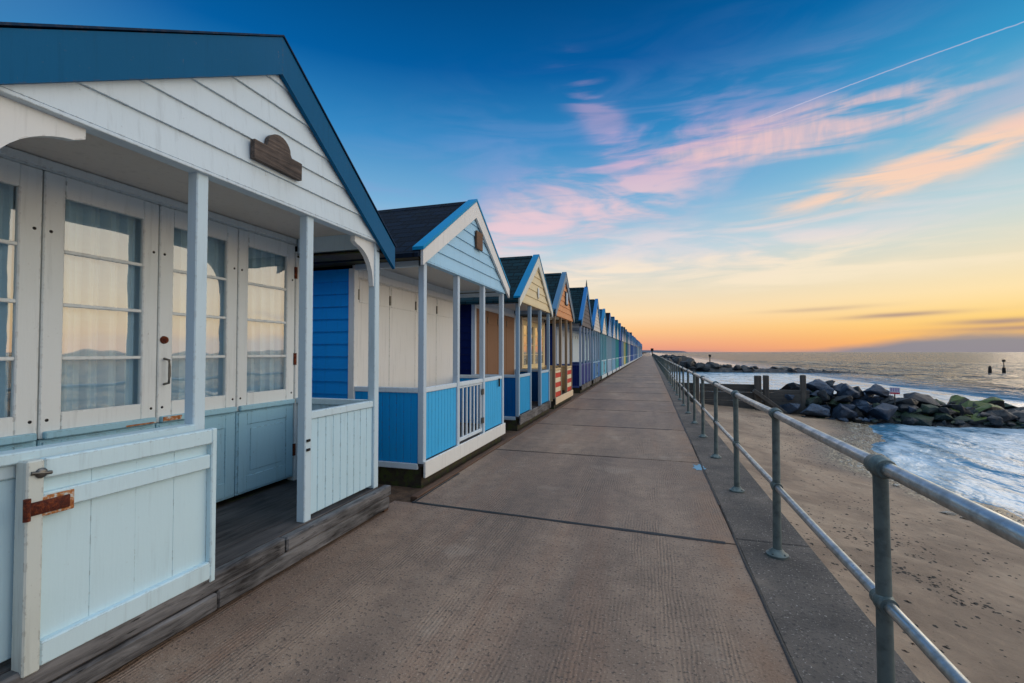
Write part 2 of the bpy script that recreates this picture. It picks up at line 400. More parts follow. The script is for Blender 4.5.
# behind the camera and over the land: plain dusk blue
back=t.ramp(el01,[(0,lin(110,104,124)),(S(8),lin(104,118,146)),(S(25),lin(70,112,158)),(S(50),lin(150,180,206)),(1,lin(196,200,206))])
col=t.mix(t.sstep(da,1.95,2.7),col,back)
# clouds: streaks laid out by azimuth and elevation
comb=t.new('ShaderNodeCombineXYZ'); t.l.new(az,comb.inputs[0]); t.l.new(el,comb.inputs[1])
uv=comb.outputs[0]
def blob(cu,cv,ang,la,lb,warp=.5):
    wn=t.math('MULTIPLY',t.math('SUBTRACT',t.noise(uv,5,3),.5),warp*lb*2)
    u=t.math('SUBTRACT',az,cu); v_=t.math('ADD',t.math('SUBTRACT',el,cv),wn)
    ca,sa=math.cos(ang),math.sin(ang)
    a=t.math('DIVIDE',t.math('ADD',t.math('MULTIPLY',u,ca),t.math('MULTIPLY',v_,sa)),la)
    b=t.math('DIVIDE',t.math('SUBTRACT',t.math('MULTIPLY',v_,ca),t.math('MULTIPLY',u,sa)),lb)
    r=t.math('ADD',t.math('MULTIPLY',a,a),t.math('MULTIPLY',b,b))
    return t.math('EXPONENT',t.math('MULTIPLY',r,-1.0))
def wisps(ang,sx,sy,dist=1.0,det=7):
    return t.noise(t.mapping(uv,(sx,sy,1),(0,0,-ang)),1,det,.52,dist)
wA=wisps(.30,3.2,15,1.6,8); wB=wisps(.12,3.5,24,1.2,8); wF=wisps(.45,9,60,.8,6); wC=wisps(.5,60,18,.6,3)
def cloud(mask,wn,lo,hi,fib=.45):
    n=t.math('ADD',t.math('MULTIPLY',wn,1-fib*.5),t.math('MULTIPLY',wF,fib*.5))
    return t.math('MULTIPLY',t.sstep(mask,.02,.75),t.sstep(t.math('ADD',n,t.math('MULTIPLY',mask,.10)),lo,hi))
haze=t.math('MULTIPLY',blob(-.30,.34,.2,.46,.12),.5); col=t.mix(t.math('MULTIPLY',haze,t.sstep(wA,.35,.65)),col,lin(140,160,212))
m1=t.math('ADD',cloud(blob(-.12,.315,.30,.40,.085),wA,.44,.70),t.math('MULTIPLY',cloud(blob(-.07,.43,-.9,.15,.045),wB,.46,.7),.55),clamp=True)
col=t.mix(t.math('MULTIPLY',m1,.70),col,t.mix(t.sstep(el,.30,.42),lin(244,206,206),lin(214,176,206)))
m0=cloud(blob(-.28,.245,.30,.26,.05),wA,.42,.72); col=t.mix(t.math('MULTIPLY',m0,.55),col,lin(240,204,214))
rip=t.math('MULTIPLY_ADD',t.sstep(wC,.3,.7),.3,.7)
m2=t.math('MULTIPLY',cloud(blob(.27,.388,.02,.25,.042),wB,.42,.66),rip); col=t.mix(t.math('MULTIPLY',m2,.74),col,lin(250,204,196))
m3=cloud(blob(.43,.292,.17,.22,.030,.3),wB,.38,.62); col=t.mix(t.math('MULTIPLY',m3,.9),col,lin(255,212,182))
m5=cloud(blob(.02,.20,.05,.5,.06),wB,.44,.72); col=t.mix(t.math('MULTIPLY',m5,.55),col,lin(246,222,220))
m4=cloud(blob(.15,.160,0,.6,.04),wB,.44,.70); col=t.mix(t.math('MULTIPLY',m4,.6),col,lin(255,236,204))
m6=cloud(blob(.75,.36,.1,.3,.06),wA,.42,.66); col=t.mix(t.math('MULTIPLY',m6,.3),col,lin(236,190,200))
# low grey bank over the sea and thin dark bars
bank=t.sstep(t.math('SUBTRACT',t.math('MULTIPLY_ADD',t.sstep(az,.24,.50),.030,-.002),t.math('ADD',el,t.math('MULTIPLY',t.math('SUBTRACT',t.noise(t.mapping(uv,(9,40,1)),1,4),.5),.016))),-.009,.010)
col=t.mix(t.math('MULTIPLY',t.math('MULTIPLY',bank,t.sstep(az,1.2,.7)),.88),col,lin(122,134,152))
for (cu,cv,la,lb,k) in ((.41,.062,.07,.004,.7),(.30,.078,.08,.004,.35),(.53,.046,.06,.005,.75),(.56,.036,.10,.004,.7),(.72,.07,.10,.006,.6)):
    b_=t.math('MULTIPLY',blob(cu,cv,.02,la,lb,.9),k); col=t.mix(b_,col,lin(150,128,136))
# contrail: a thin great-circle streak, a little ragged
cl=t.math('SUBTRACT',t.math('SUBTRACT',el,.4435),t.math('ADD',t.math('MULTIPLY',t.math('SUBTRACT',az,.205),.082),t.math('MULTIPLY',t.math('POWER',t.math('SUBTRACT',az,.38),2),-.27)))
cl=t.math('ADD',cl,.012)
rag=t.math('MULTIPLY',t.math('SUBTRACT',t.noise(uv,90,3),.5),.0022)
ctr=t.math('SUBTRACT',1,t.sstep(t.math('ABSOLUTE',t.math('ADD',cl,rag)),-.0008,.0015))
ctr=t.math('MULTIPLY',ctr,t.math('MULTIPLY',t.sstep(az,.19,.24),t.sstep(el,.2,.3)))
col=t.mix(t.math('MULTIPLY',t.math('MULTIPLY',ctr,t.sstep(az,1.3,.9)),.75),col,lin(222,210,228))
# brightness: the glow round the hidden sun, and the high pale dusk overhead
glow=t.math('MULTIPLY',t.math('EXPONENT',t.math('MULTIPLY',t.math('POWER',t.math('DIVIDE',da,.34),2),-1)),t.math('EXPONENT',t.math('DIVIDE',t.math('ABSOLUTE',el),-.16)))
glow=t.math('MULTIPLY',glow,t.sstep(az,.58,.95))
mul=t.math('MULTIPLY_ADD',glow,.5,1.0)
zen=t.math('MULTIPLY_ADD',t.sstep(el,.72,1.1),1.3,0.0)
mul=t.math('ADD',mul,zen)
vm=t.new('ShaderNodeVectorMath',operation='SCALE'); t.l.new(col,vm.inputs[0]); t.l.new(mul,vm.inputs['Scale'])
nis=t.new('ShaderNodeTexSky',sky_type='NISHITA'); nis.sun_disc=False; nis.sun_elevation=SUN_EL; nis.sun_rotation=SUN_AZ
va=t.new('ShaderNodeVectorMath',operation='MULTIPLY_ADD'); t.l.new(nis.outputs[0],va.inputs[0]); va.inputs[1].default_value=(.0015,.0015,.0015); t.l.new(vm.outputs[0],va.inputs[2])
t.l.new(va.outputs[0],bg.inputs[0]); bg.inputs[1].default_value=1.0

sl=bpy.data.lights.new('sun','SUN'); sl.energy=1.9; sl.angle=R(85); sl.color=(1,.80,.62)
so=bpy.data.objects.new('sun',sl); C.objects.link(so)
sd=Vector((math.sin(R(72))*math.cos(R(14)),math.cos(R(72))*math.cos(R(14)),math.sin(R(14))))
so.rotation_euler=sd.to_track_quat('Z','Y').to_euler(); so.location=(20,20,20)
scene.view_settings.view_transform='Standard'; scene.view_settings.look='None'; scene.view_settings.exposure=0.0; scene.view_settings.gamma=1

# ------------------------------------------------------------------ ground
def sheet(name,xs,ys,zf,mat_,kind='structure',attrs=None,smooth=False):
    vs=[(x,y,zf(x,y)) for y in ys for x in xs]; n=len(xs)
    fs=[(j*n+i,j*n+i+1,(j+1)*n+i+1,(j+1)*n+i) for j in range(len(ys)-1) for i in range(n-1)]
    me=bpy.data.meshes.new(name); me.from_pydata(vs,[],fs); me.materials.append(mat_)
    if smooth: me.polygons.foreach_set('use_smooth',[True]*len(fs))
    for an,fn in (attrs or {}).items():
        a=me.attributes.new(an,'FLOAT','POINT'); a.data.foreach_set('value',[fn(x,y) for y in ys for x in xs])
    o=bpy.data.objects.new(name,me); C.objects.link(o); o['kind']=kind; return o
def fr(a,b,step):
    n=max(1,round((b-a)/step)); return [a+(b-a)*i/n for i in range(n+1)]
XL,XS,XE=-2.36,.66,1.22       # hut side, seam, wall edge
YEND=185
# promenade slabs as one sheet with real gaps at the joints
jy=[4.15+2.74*k for k in range(-4,66)]
mb=MB()
for k in range(len(jy)-1):
    s0=.085 if abs(jy[k]-4.15)<.1 else 0; s1=.085 if abs(jy[k+1]-4.15)<.1 else 0
    g=.012
    x0_=XL if k>=4 else -2.56
    pts=[(x0_,jy[k]+g+s0),(XS-.008,jy[k]+g-s0),(XS-.008,jy[k+1]-g-s1),(x0_,jy[k+1]-g+s1)]
    mb.prism(pts,'z',-.12,0)
mb.build('promenade',M['concrete'])['kind']='structure'
mb=MB()
for k in range(-2,30): mb.box(XS+.008,XE,4.9+6.3*k-.7+.004,4.9+6.3*(k+1)-.7-.004,-.14,-.004,.012)
mb.box(XE-.3,XE-.02,-8,YEND,-2.6,-.145)
mb.build('sea_wall',M['coping'])['kind']='structure'
# bitumen in the joints: ragged dark bead, broken here and there
mb=MB()
def bead(p0,p1,wd,keep,seed,step=.06):
    rnd=random.Random(seed); p0=Vector(p0);p1=Vector(p1); L=(p1-p0).length; dr=(p1-p0).normalized(); nr=Vector((-dr.y,dr.x,0))
    n=int(L/step); prev=None
    for i in range(n+1):
        s=i*step; q=noise.noise(Vector((s*.9,seed*3.1,0)))
        if q<keep: prev=None; continue
        wdt=wd*(.65+.6*abs(noise.noise(Vector((s*4,seed,2))))); off=.006*noise.noise(Vector((s*2,seed,5)))
        c=p0+dr*s+nr*off; a=(c.x-nr.x*wdt,c.y-nr.y*wdt,.003); b=(c.x+nr.x*wdt,c.y+nr.y*wdt,.003); tz=(c.x,c.y,.007)
        if prev: mb.add([prev[0],prev[2],prev[1],a,tz,b],[(0,1,4,3),(1,2,5,4)],True)
        prev=(a,b,tz)
for k,y in enumerate(jy):
    if y<40:
        e=.085 if abs(y-4.15)<.1 else 0
        bead((XL,y+e,0),(XS-.03,y-e,0),  .030 if e else (.016 if k%2==0 else .008),-.42 if e else -.22,11+k)
bead((XS,-3,0),(XS,9.3,0),.014,-.05,3); bead((XS,9.3,0),(XS,14.5,0),.022,-.9,5); bead((XS,14.5,0),(XS,60,0),.012,-.1,9)
bead((XL+.02,4.2,0),(XL+.02,5.4,0),.016,-.9,21)
mb.build('bitumen_joint',M['bitumen'])['kind']='structure'
# dark sheet added below the slabs so that gaps read as dark, and the land behind the huts
sheet('hut_ground',fr(-14,XL,1.2)[:-1]+[XL],fr(-10,YEND,2.5),lambda x,y:-.035+.02*noise.noise(Vector((x,y*.7,0))),M['earth'])
sheet('land',[-3000,-300,-60,-14],[-400,-10,60,185,800,3000],lambda x,y:-.1,M['earth'])
mb=MB(); mb.box(XL-.09,XL-.008,4.35,YEND,-.1,.018,.006); mb.build('kerb_board',M['brown_board'])['kind']='structure'
sheet('gap_dark_sheet',[XL+.01,XS],[-8,YEND],lambda x,y:-.125,M['bitumen'])

ps=MB(); rr=random.Random(3); vs=[(.62,6.62,.0035)]
for k in range(18):
    a=k*math.pi/9; r_=.10*(.55+.7*rr.random()); vs.append((.62+r_*.8*math.cos(a),6.62+r_*1.8*math.sin(a),.0035))
ps.add(vs,[(0,k+1,(k+1)%18+1) for k in range(18)]); tag(ps.build('paint_splash',paint(120,160,184,.6,.9)),'small pale blue paint splash on the promenade beside the seam','paint splash')
# beach and sea
XSH=[(-30,11),(-10,10),(6,8.6),(9,8.1),(12,7.35),(14.2,6.55),(15.5,6.5),(18,7.2),(22,9.0),(26.5,10.4),(29,8.2),(33,5.5),(40,4.0),(60,2.6),(95,2.2),(400,2.0)]
def shore(y):
    for (a,b),(c,dd) in zip(XSH,XSH[1:]):
        if y<=c:
            u=max(0,min(1,(y-a)/(c-a))); u=u*u*(3-2*u) if (c-a)<6 else u
            base=b+(dd-b)*u; break
    else: base=XSH[-1][1]
    return base+.22*noise.noise(Vector((y*.9,1.3,0)))+.10*noise.noise(Vector((y*2.6,4.3,0)))
SEA=-1.8
def beach_z(x,y):
    s=shore(y); u=(s-x)/max(s-1.2,.6)
    z=SEA+.8*u if u<1 else SEA+.8
    if u<0: z=SEA+(s-x)*.07
    z=max(z,-4)
    damp=1 if x<40 else 0
    return z+damp*(.035*noise.noise(Vector((x*1.1,y*.9,3)))+.012*noise.noise(Vector((x*4,y*4,9))))
def wetf(x,y): 
    s=shore(y)+.5*noise.noise(Vector((x*.5,y*.5,7))); return max(0,min(1,1-(s-x-.9)/1.6))
def shingf(x,y):
    s=shore(y)-x+.35*noise.noise(Vector((x*.8,y*.8,2))); return max(0,min(1,(s+.05)/.15))*max(0,min(1,(2.0-s)/.8))
sheet('beach',fr(XE-.04,14,.12)+fr(14,60,2)[1:],fr(-8,32,.12)+fr(32,100,.8)[1:]+[130,200,400],beach_z,M['sand'],attrs={'wet':wetf,'shingle':shingf},smooth=True)
BW=[(10.6,25.2),(9.6,22.9),(9.35,19.7),(9.1,16.3),(10.6,14.0),(12.5,12)]
def seg_d(x,y):
    best=9
    for (a,b),(c,e) in zip(BW,BW[1:]):
        dx,dy=c-a,e-b; u=max(0,min(1,((x-a)*dx+(y-b)*dy)/(dx*dx+dy*dy))); best=min(best,math.hypot(x-a-u*dx,y-b-u*dy))
    return best
def foamf(x,y):
    s=x-shore(y)
    if y<28: f=1.0-max(0,(s-6.5)/9)
    elif y<80: f=1.0-max(0,(s-14)/22)
    else: f=.9-max(0,s/12)
    if x>60 : f=0
    f=max(0,min(1,f))*.62
    f-=.75*math.exp(-(seg_d(x,y)/.22)**2) if y<27 else 0
    f-=.5*math.exp(-(s/.16)**2)
    return max(0,f)
def farf(x,y):
    s=x-shore(y); lim=10 if y<28 else 20
    return max(0,min(1,(s-lim)/12)) if x>2.5 else 0
def sea_z(x,y):
    s=x-shore(y); f=farf(x,y)
    a=min(1,max(0,s/2))
    r=.022*max(0,1-abs(s-.1)/.5)                    # raised lip of the swash
    near=1 if (0<x<150 and -10<y<200) else 0
    sw=0
    if near: sw=f*(.42*(.5-abs(noise.noise(Vector((x*.10+y*.03,y*.16-x*.05,0)))))+.16*noise.noise(Vector((x*.30,y*.42,4)))+.06*noise.noise(Vector((x*.7,y*.8,6))))-.15*f+(1-f)*a*.03*noise.noise(Vector((x*.5,y*.3,1)))
    if y<27: sw+=.05*math.exp(-(seg_d(x,y)/.35)**2)
    return SEA+r+sw
xs=fr(1.25,20,.2)+fr(20,60,.7)[1:]+fr(60,140,1.3)[1:]+[150,170,230,320,500,900,2000,5000,12000,30000]
ys=[-30000,-6000,-1500,-300,-80,-30]+fr(-8,34,.2)+fr(34,110,.7)[1:]+fr(110,190,1.5)[1:]+[200,210,260,340,480,800,1500,3500,9000,20000,30000]
sheet('sea',xs,ys,sea_z,M['sea'],attrs={'foam':foamf,'far':farf},smooth=True)
sheet('sea_north',[-30000,-6000,-800,-100,1.25],[260.0,340,800,3000,9000,20000,30000],lambda x,y:SEA-.02,M['sea'],attrs={'foam':lambda x,y:0,'far':lambda x,y:1})
# far headland
mb=MB(); pts=[]
for i in range(60):
    u=i/59; x=-900+1150*u; h=(26*(1-u)**.35+4*noise.noise(Vector((u*9,0,0))))*(1 if u<.98 else .3)
    pts.append((x,max(h,1)-2))
vs=[];fs=[]
for (x,h) in pts: vs+=[(x,3050,-3),(x,3130,h),(x,3500,h*.9),(x,3700,-3)]
for i in range(59):
    for k in range(3): fs.append((i*4+k,(i+1)*4+k,(i+1)*4+k+1,i*4+k+1))
mb.add(vs,fs,True); hd=mb.build('headland',plain('hill',(86,92,104))); hd['kind']='structure'

# ------------------------------------------------------------------ beach huts
XF=-2.52                       # front face of the porch posts
GH='beach huts in a row along the promenade'
def hut(yc,hw,cfg,label,lod=0):
    """local frame: x seaward from the post fronts, y along the row, z up"""
    g=lambda k,dv=None: cfg.get(k,dv)
    root=thing('beach_hut',(XF+g('dx',0),yc,0),label,'beach hut',GH)
    D=-.94; B=-4.3; ya=g('apex',0); zr=g('zr',3.86); zs=g('zs',2.60); zc=g('zc',zs+.05); ov=.14
    zt=g('zt',2.62); fl=g('floor',.25); tl=g('tip_l',(-hw-ov,zt)); tr=g('tip_r',(hw+ov,zt))
    ch=.006 if lod==0 else 0
    P=lambda key,dv: paint(*cfg[key]) if key in cfg else dv
    post_m=P('post',M['white2']); trim=P('trim',M['white']); panel=P('panel',M['pale_blue']); rail=P('rail',M['white2'])
    side=P('side',panel); barge=P('barge',trim); gab=P('gable',M['white']); capm=P('cap',barge)
    # floor and what carries it
    m=MB()
    n=5
    for i in range(n):
        x1=.0-i*.19 ; m.box(max(x1-.185,D),x1,-hw+.01,hw-.01,fl-.035,fl,ch*.5)
    m.build('deck',M['deck'],root)
    if g('beam'):
        m=MB(); m.box(-.055,-.001,-hw-.1,hw+.1,.0,fl-.04,.004)
        m.build('deck_bearer',M['sleeper'],root)
        for (a,b,x,z0,z1) in ((-hw-.15,hw*.12,.072,.142,fl),(hw*.12+.007,hw+.10,.080,.146,fl-.007),(-hw-.15,-hw*.25,.078,.03,.136),(-hw*.25+.006,hw+.085,.070,.026,.139)):
            m=MB(); m.box(.0,x,a,b,z0,z1,.012); m.build('deck_beam',M['sleeper'],root)
        m=MB(); m.box(-.02,.05,hw+.02,hw+.09,-.05,.028); m.build('deck_foot',M['brown_board'],root)
    elif g('skirt',True):
        m=MB(); m.box(.0,.03,-hw,hw,fl-.16,fl+.03,ch); m.build('skirt_board',trim if not g('skirt_grey') else M['sleeper'],root)
    m=MB(); m.box(-.9,-.04,-hw+.03,hw-.03,-.05,fl-.045); m.box(B+.1,D,-hw+.05,hw-.05,-.05,fl); m.build('base_frame',M['moss_board'],root)
    # posts
    pw=.075
    py=g('posts') or [-hw,-hw/3-.035,hw/3-.035,hw-pw]
    for k,y in enumerate(py):
        m=MB(); m.box(-pw,0,y,y+pw,fl,zs,ch); m.build('post',post_m,root)
    # bays
    zp=g('zp',1.09)
    for b,kind in enumerate(g('bays',('panel','gate','panel'))):
        y0=py[b]+pw; y1=py[b+1]
        if kind=='open': continue
        m=MB(); m.box(-.065,-.01,y0,y1,zp-.06,zp,ch); m.build('rail',rail,root)
        if kind=='panel':
            if g('stripes'):
                zz=fl+.03; q=0; ma=MB(); mb_=MB()
                while zz<zp-.065:
                    h=min(.135,zp-.065-zz); (ma if q%2==0 else mb_).box(-.05,-.02,y0,y1,zz,zz+h-.004,ch*.5); zz+=h; q+=1
                ma.build('front_panel',paint(*g('stripes')[0]),root); mb_.build('stripe_boards',paint(*g('stripes')[1]),root)
            else:
                m=MB(); nb=max(2,round((y1-y0)/.095)); wv=(y1-y0)/nb
                for i in range(nb): m.box(-.05,-.022,y0+i*wv+.001,y0+(i+1)*wv-.001,fl+.03,zp-.062,.005 if lod==0 else 0)
                m.build('front_panel',panel,root)
        elif kind=='gate':
            m=MB(); m.box(-.05,-.02,y0+.01,y1-.01,zp-.09,zp-.064,ch); m.box(-.052,-.018,y0+.01,y1-.01,fl+.05,fl+.10,ch)
            nb=7; 
            for i in range(nb):
                y=y0+.03+(y1-y0-.09)*i/(nb-1); m.box(-.045,-.025,y,y+.035,fl+.10,zp-.09,ch*.5)
            gt=m.build('gate',rail,root)
            if lod==0:
                for z in (fl+.18,zp-.25):
                    m=MB(); m.box(-.018,.004,y1-.05,y1+.02,z,z+.09,.002); m.build('hinge',M['steel'],gt)
    # side panels of the porch
    for s in (-1,1):
        ys_=(-hw,-hw+.05) if s<0 else (hw-.05,hw)
        yo=ys_[0] if s<0 else ys_[1]
        m=MB(); nb=9; x0=D; x1=-pw; wv=(x1-x0)/nb
        for i in range(nb): m.box(x0+i*wv+.001,x0+(i+1)*wv-.001,yo+s*-.012,yo-s*.034,fl+.0,zp-.06,.005 if lod==0 else 0)
        m.build('side_panel',side,root)
        m=MB(); m.box(D,-pw,yo,yo-s*.06,zp-.06,zp,ch); m.build('side_rail',rail,root)
        m=MB(); m.box(D,-pw,yo+s*.004,yo-s*.05,fl-.07,fl,ch); m.build('side_sill',rail,root)
    # cabin walls in lapped boards
    zw=g('zw',2.58)
    for s in (-1,1):
        yo=s*(hw-.02); m=MB(); nb=max(6,round((zw-.1)/(.16 if lod==0 else .24))); hb=(zw-.1)/nb
        for i in range(nb):
            z0=.1+i*hb; z1=z0+hb+.012
            m.prism([(yo+s*.02,z0),(yo+s*.006,min(z1,zw)),(yo-s*.03,min(z1,zw)),(yo-s*.03,z0)],'x',B,D-.09)
        m.build('side_wall',P('wall',side),root)
        m=MB(); m.box(D-.088,D+.0,yo-s*.05,yo+s*.03,fl-.05,zw,ch); m.build('corner_trim',trim,root)
    m=MB(); m.box(B-.04,B,-hw+.02,hw-.02,.1,2.6); m.prism([(-hw,2.6),(hw,2.6),(ya,zr-.12)],'x',B-.04,B); m.build('back_wall',P('wall',side),root)
    # front wall: four leaves
    lintel=P('lintel',trim); zd0=fl+.04; zd1=g('zd',2.47)
    m=MB(); m.box(D-.06,D-.02,-hw+.03,hw-.03,zd1,zc+.02); m.box(D-.02,D+.0,-hw+.07,hw-.07,zd1+.012,min(zd1+.11,zc-.004),ch); m.build('lintel',lintel,root)
    nl=4; y0=-hw+.07; wl=(2*hw-.14)/nl
    dm=P('door',M['white']); style=g('doors','plain')
    for i in range(nl):
        a=y0+i*wl+.004; b=a+wl-.008; m=MB()
        if style=='plain' or lod:
            m.box(D-.05,D-.012,a,b,zd0,zd1-.004,ch)
            if lod==0:
                door=m.build('door',dm,root)
                m=MB(); m.box(D-.012,D-.004,a+.03,b-.03,zd1-.30,zd1-.02,.003); m.build('door_batten',dm,door); m=MB(); m.box(D-.012,D-.004,a+.03,b-.03,zd0+.02,zd0+.2,.003); m.build('door_batten',dm,door)
                for z in (.75,2.2):
                    m=MB(); m.box(D-.012,D+.004,a-.012,a+.016,z,z+.13,.002); m.build('hinge',M['steel'],door)
            else: m.build('door',dm,root)
            continue
        # glazed leaf
        st=g('stile',.105); gz0=g('gz0',1.18); gz1=zd1-.14; zl=1.03
        m.box(D-.05,D-.01,a,a+st,zl,zd1-.004,ch); m.box(D-.05,D-.01,b-st,b,zl,zd1-.004,ch)
        m.box(D-.05,D-.01,a+st,b-st,gz1,zd1-.004,ch*.6); m.box(D-.05,D-.01,a+st,b-st,zl,gz0,ch*.6)
        door=m.build('door',dm,root)
        m=MB(); m.box(D-.05,D-.012,a,b,zd0,zl-.004,ch)
        m.box(D-.012,D-.004,a+.015,a+st,zd0+.02,zl-.02,.003); m.box(D-.012,D-.004,b-st,b-.015,zd0+.02,zl-.02,.003); m.box(D-.012,D-.0045,a+st,b-st,zl-.13,zl-.02,.003); m.box(D-.012,D-.0045,a+st,b-st,zd0+.02,zd0+.15,.003)
        m.box(D-.012,D-.007,a+st+.04,b-st-.04,zd0+.19,zl-.17,.003)
        m.build('lower_panel',P('door_low',dm),door)
        m=MB(); m.box(D-.012,D+.022,a+.015,b-.015,zl,zl+.045,.006); m.build('weather_bar',P('door_low',dm),door)
        nb=g('panes',4)
        for k in range(1,nb):
            m=MB(); z=gz0+(gz1-gz0)*k/nb; m.box(D-.045,D-.016,a+st,b-st,z-.011,z+.011,.004)
            m.build('glazing_bar',dm,door)
        m=MB(); m.box(D-.034,D-.030,a+st,b-st,gz0,gz1); m.build('glass',M['glass'],door)
        # curtain behind the pane, hanging in folds
        n=46; vs=[]; cw=g('curtain_w',1.0)
        for k in range(n+1):
            u=k/n; y=a+.03+(b-a-.06)*u
            for z in (zl+.02,zd1-.03):
                dx=.016*math.sin(u*31+i*2)+.012*math.sin(u*67+i)+(.008*math.sin(u*120) if z<2 else 0)
                vs.append((D-.085+dx,y,z))
        fs=[(2*k,2*k+2,2*k+3,2*k+1) for k in range(n)]
        m=MB(); m.add(vs,fs,True); me_=m.build('curtain',M['curtain'] if not g('cream') else M['curtain_cream'],root)
        if g('bolts'):
            for yy in (a+.035,b-.035):
                for z in (1.14,2.28):
                    m=MB(); m.ball((D-.010,yy,z),.010,8,(.5,1,1)); m.build('bolt',M['black_iron'],door)
            if i==2:
                m=MB(); m.tube([(D-.01,a+.045,1.50),(D+.04,a+.045,1.49),(D+.045,a+.045,1.44),(D+.045,a+.045,1.37),(D+.04,a+.045,1.32),(D-.01,a+.045,1.31)],.009,8); m.build('handle',M['steel'],door)
                m=MB(); m.tube([(D-.012,a+.04,1.64),(D+.004,a+.04,1.64)],[.03,.026],16); m.tube([(D+.004,a+.04,1.64),(D+.008,a+.04,1.64)],.012,10); m.build('lock',M['rust'],door)
                m=MB(); m.box(D+.023,D+.026,a+.02,a+.16,zl+.008,zl+.04,.001); m.build('rust_mark',M['stain'],door)
            if i==1:
                m=MB(); m.box(D+.023,D+.026,b-.22,b-.02,zl+.005,zl+.016,.001); m.build('rust_mark',M['stain'],door)
            if i==3:
                for z in (.5,1.42,2.3):
                    m=MB(); m.box(D-.012,D+.004,b-.012,b+.02,z,z+.12,.002); m.build('hinge',M['rust'],door)
    # ceiling of the porch, and dark sheets that stand for the shade inside
    m=MB(); m.box(D-.06,-.06,-hw+.02,hw-.02,zc,zc+.02); 
    m.build('porch_ceiling',P('ceil',M['white']),root)
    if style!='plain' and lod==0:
        m=MB(); m.box(B+.1,B+.12,-hw+.1,hw-.1,.2,2.5); m.box(B+.1,D-.3,-hw+.1,hw-.1,2.5,2.52); m.build('inner_dark_sheets',M['dark_in'],root)
    # gable in lapped boards, clipped to the slope
    def yl(z): return tl[0]+(ya-tl[0])*(z-tl[1])/(zr-tl[1])
    def yr(z): return tr[0]+(ya-tr[0])*(z-tr[1])/(zr-tr[1])
    z=zs-.03; m=MB(); hb=g('lap',.165); top=zr-.10; k=0
    m.box(-.06,.028,max(-hw,yl(z)+.02),min(hw,yr(z)-.02),z-.0,z+.02,ch*.5)
    z+=.022
    while z<top:
        z1=min(z+hb,top)
        zc0=max(z+.1,tl[1]+.02); 
        a0=max(-hw-.02,yl(max(z+.07,tl[1]))); b0=min(hw+.02,yr(max(z+.07,tr[1]))); a1=max(-hw-.02,yl(z1+.07)); b1=min(hw+.02,yr(z1+.07))
        if a0<b0 and a1<b1+.3:
            if a1>b1: a1=b1=ya
            x0,x1=.026,.010
            vs=[(x0,a0,z),(x0,b0,z),(x1,b1,z1),(x1,a1,z1),(-.03,a0,z),(-.03,b0,z),(-.03,b1,z1),(-.03,a1,z1)]
            m.add(vs,[(0,1,2,3),(4,7,6,5),(0,4,5,1),(3,2,6,7),(0,3,7,4),(1,5,6,2)])
        z+=hb; k+=1
    gb=m.build('gable_boards',gab,root)
    # bargeboards, one each side
    bh=g('bh',.215)
    for (tp,s) in ((tl,-1),(tr,1)):
        m=MB()
        m.prism([(tp[0],tp[1]),(ya,zr),(ya,zr-bh*1.12),(tp[0],tp[1]-bh*g('drop',.8))][::s],'x',.03,.062)
        m.build('bargeboard',barge,root)
        if g('cap') or g('barge_cap'):
            m=MB(); m.prism([(tp[0]-s*-.012,tp[1]+.004),(ya,zr+.004),(ya,zr+g('capt',.042)),(tp[0]-s*-.012,tp[1]+g('capt',.042))][::s],'x',-.07,.072); m.build('barge_cap',capm,root)
    # roof slopes
    rf=M[g('roof','roof_navy')]
    for (tp,s) in ((tl,-1),(tr,1)):
        m=MB(); e=.06; sl_=(zr-tp[1])/(ya-tp[0])
        p0=(tp[0]+s*e,tp[1]+sl_*s*e)
        m.prism([(p0[0],p0[1]),(ya,zr),(ya,zr-.06),(p0[0],p0[1]-.05)][::s],'x',B-.15,.028)
        r_=m.build('roof',rf,root)
        m=MB(); m.box(B-.1,.0,tp[0]+s*.03,tp[0]-s*.02,tp[1]-.085,tp[1]-.03); m.box(B-.1,.0,tp[0]-s*.02,s*(hw-.06),tp[1]-.085,tp[1]-.07); m.build('eaves_board',M['moss_board'],root)
        m=MB(); m.box(D-.0,-.005,s*(hw-.055),s*hw,zs-.07,zc+.03); m.build('plate_beam',post_m,root)
    m=MB(); m.prism([(ya-.09,zr-.052),(ya,zr+.022),(ya+.09,zr-.052),(ya,zr-.004)],'x',B-.15,.03 if not g('cap') else -.10); m.build('ridge_cap',rf,root)
    return root

def bracket(root,y,s,zs,mat_,span=.30,drop=.42,x0=-.062,x1=-.014):
    """curved timber knee between a post and the front beam"""
    pts=[(y,zs),(y+s*span,zs),(y+s*span,zs-.05)]
    for k in range(1,13):
        a=math.pi/2*k/13; pts.append((y+s*(span-.02)*(1-math.sin(a))+s*.018,zs-.07-(drop-.10)*(1-math.cos(a))))
    pts+= [(y+s*.016,zs-drop),(y,zs-drop)]
    m=MB(); m.prism(pts if s>0 else pts[::-1],'x',x0,x1); return m.build('bracket',mat_,root)

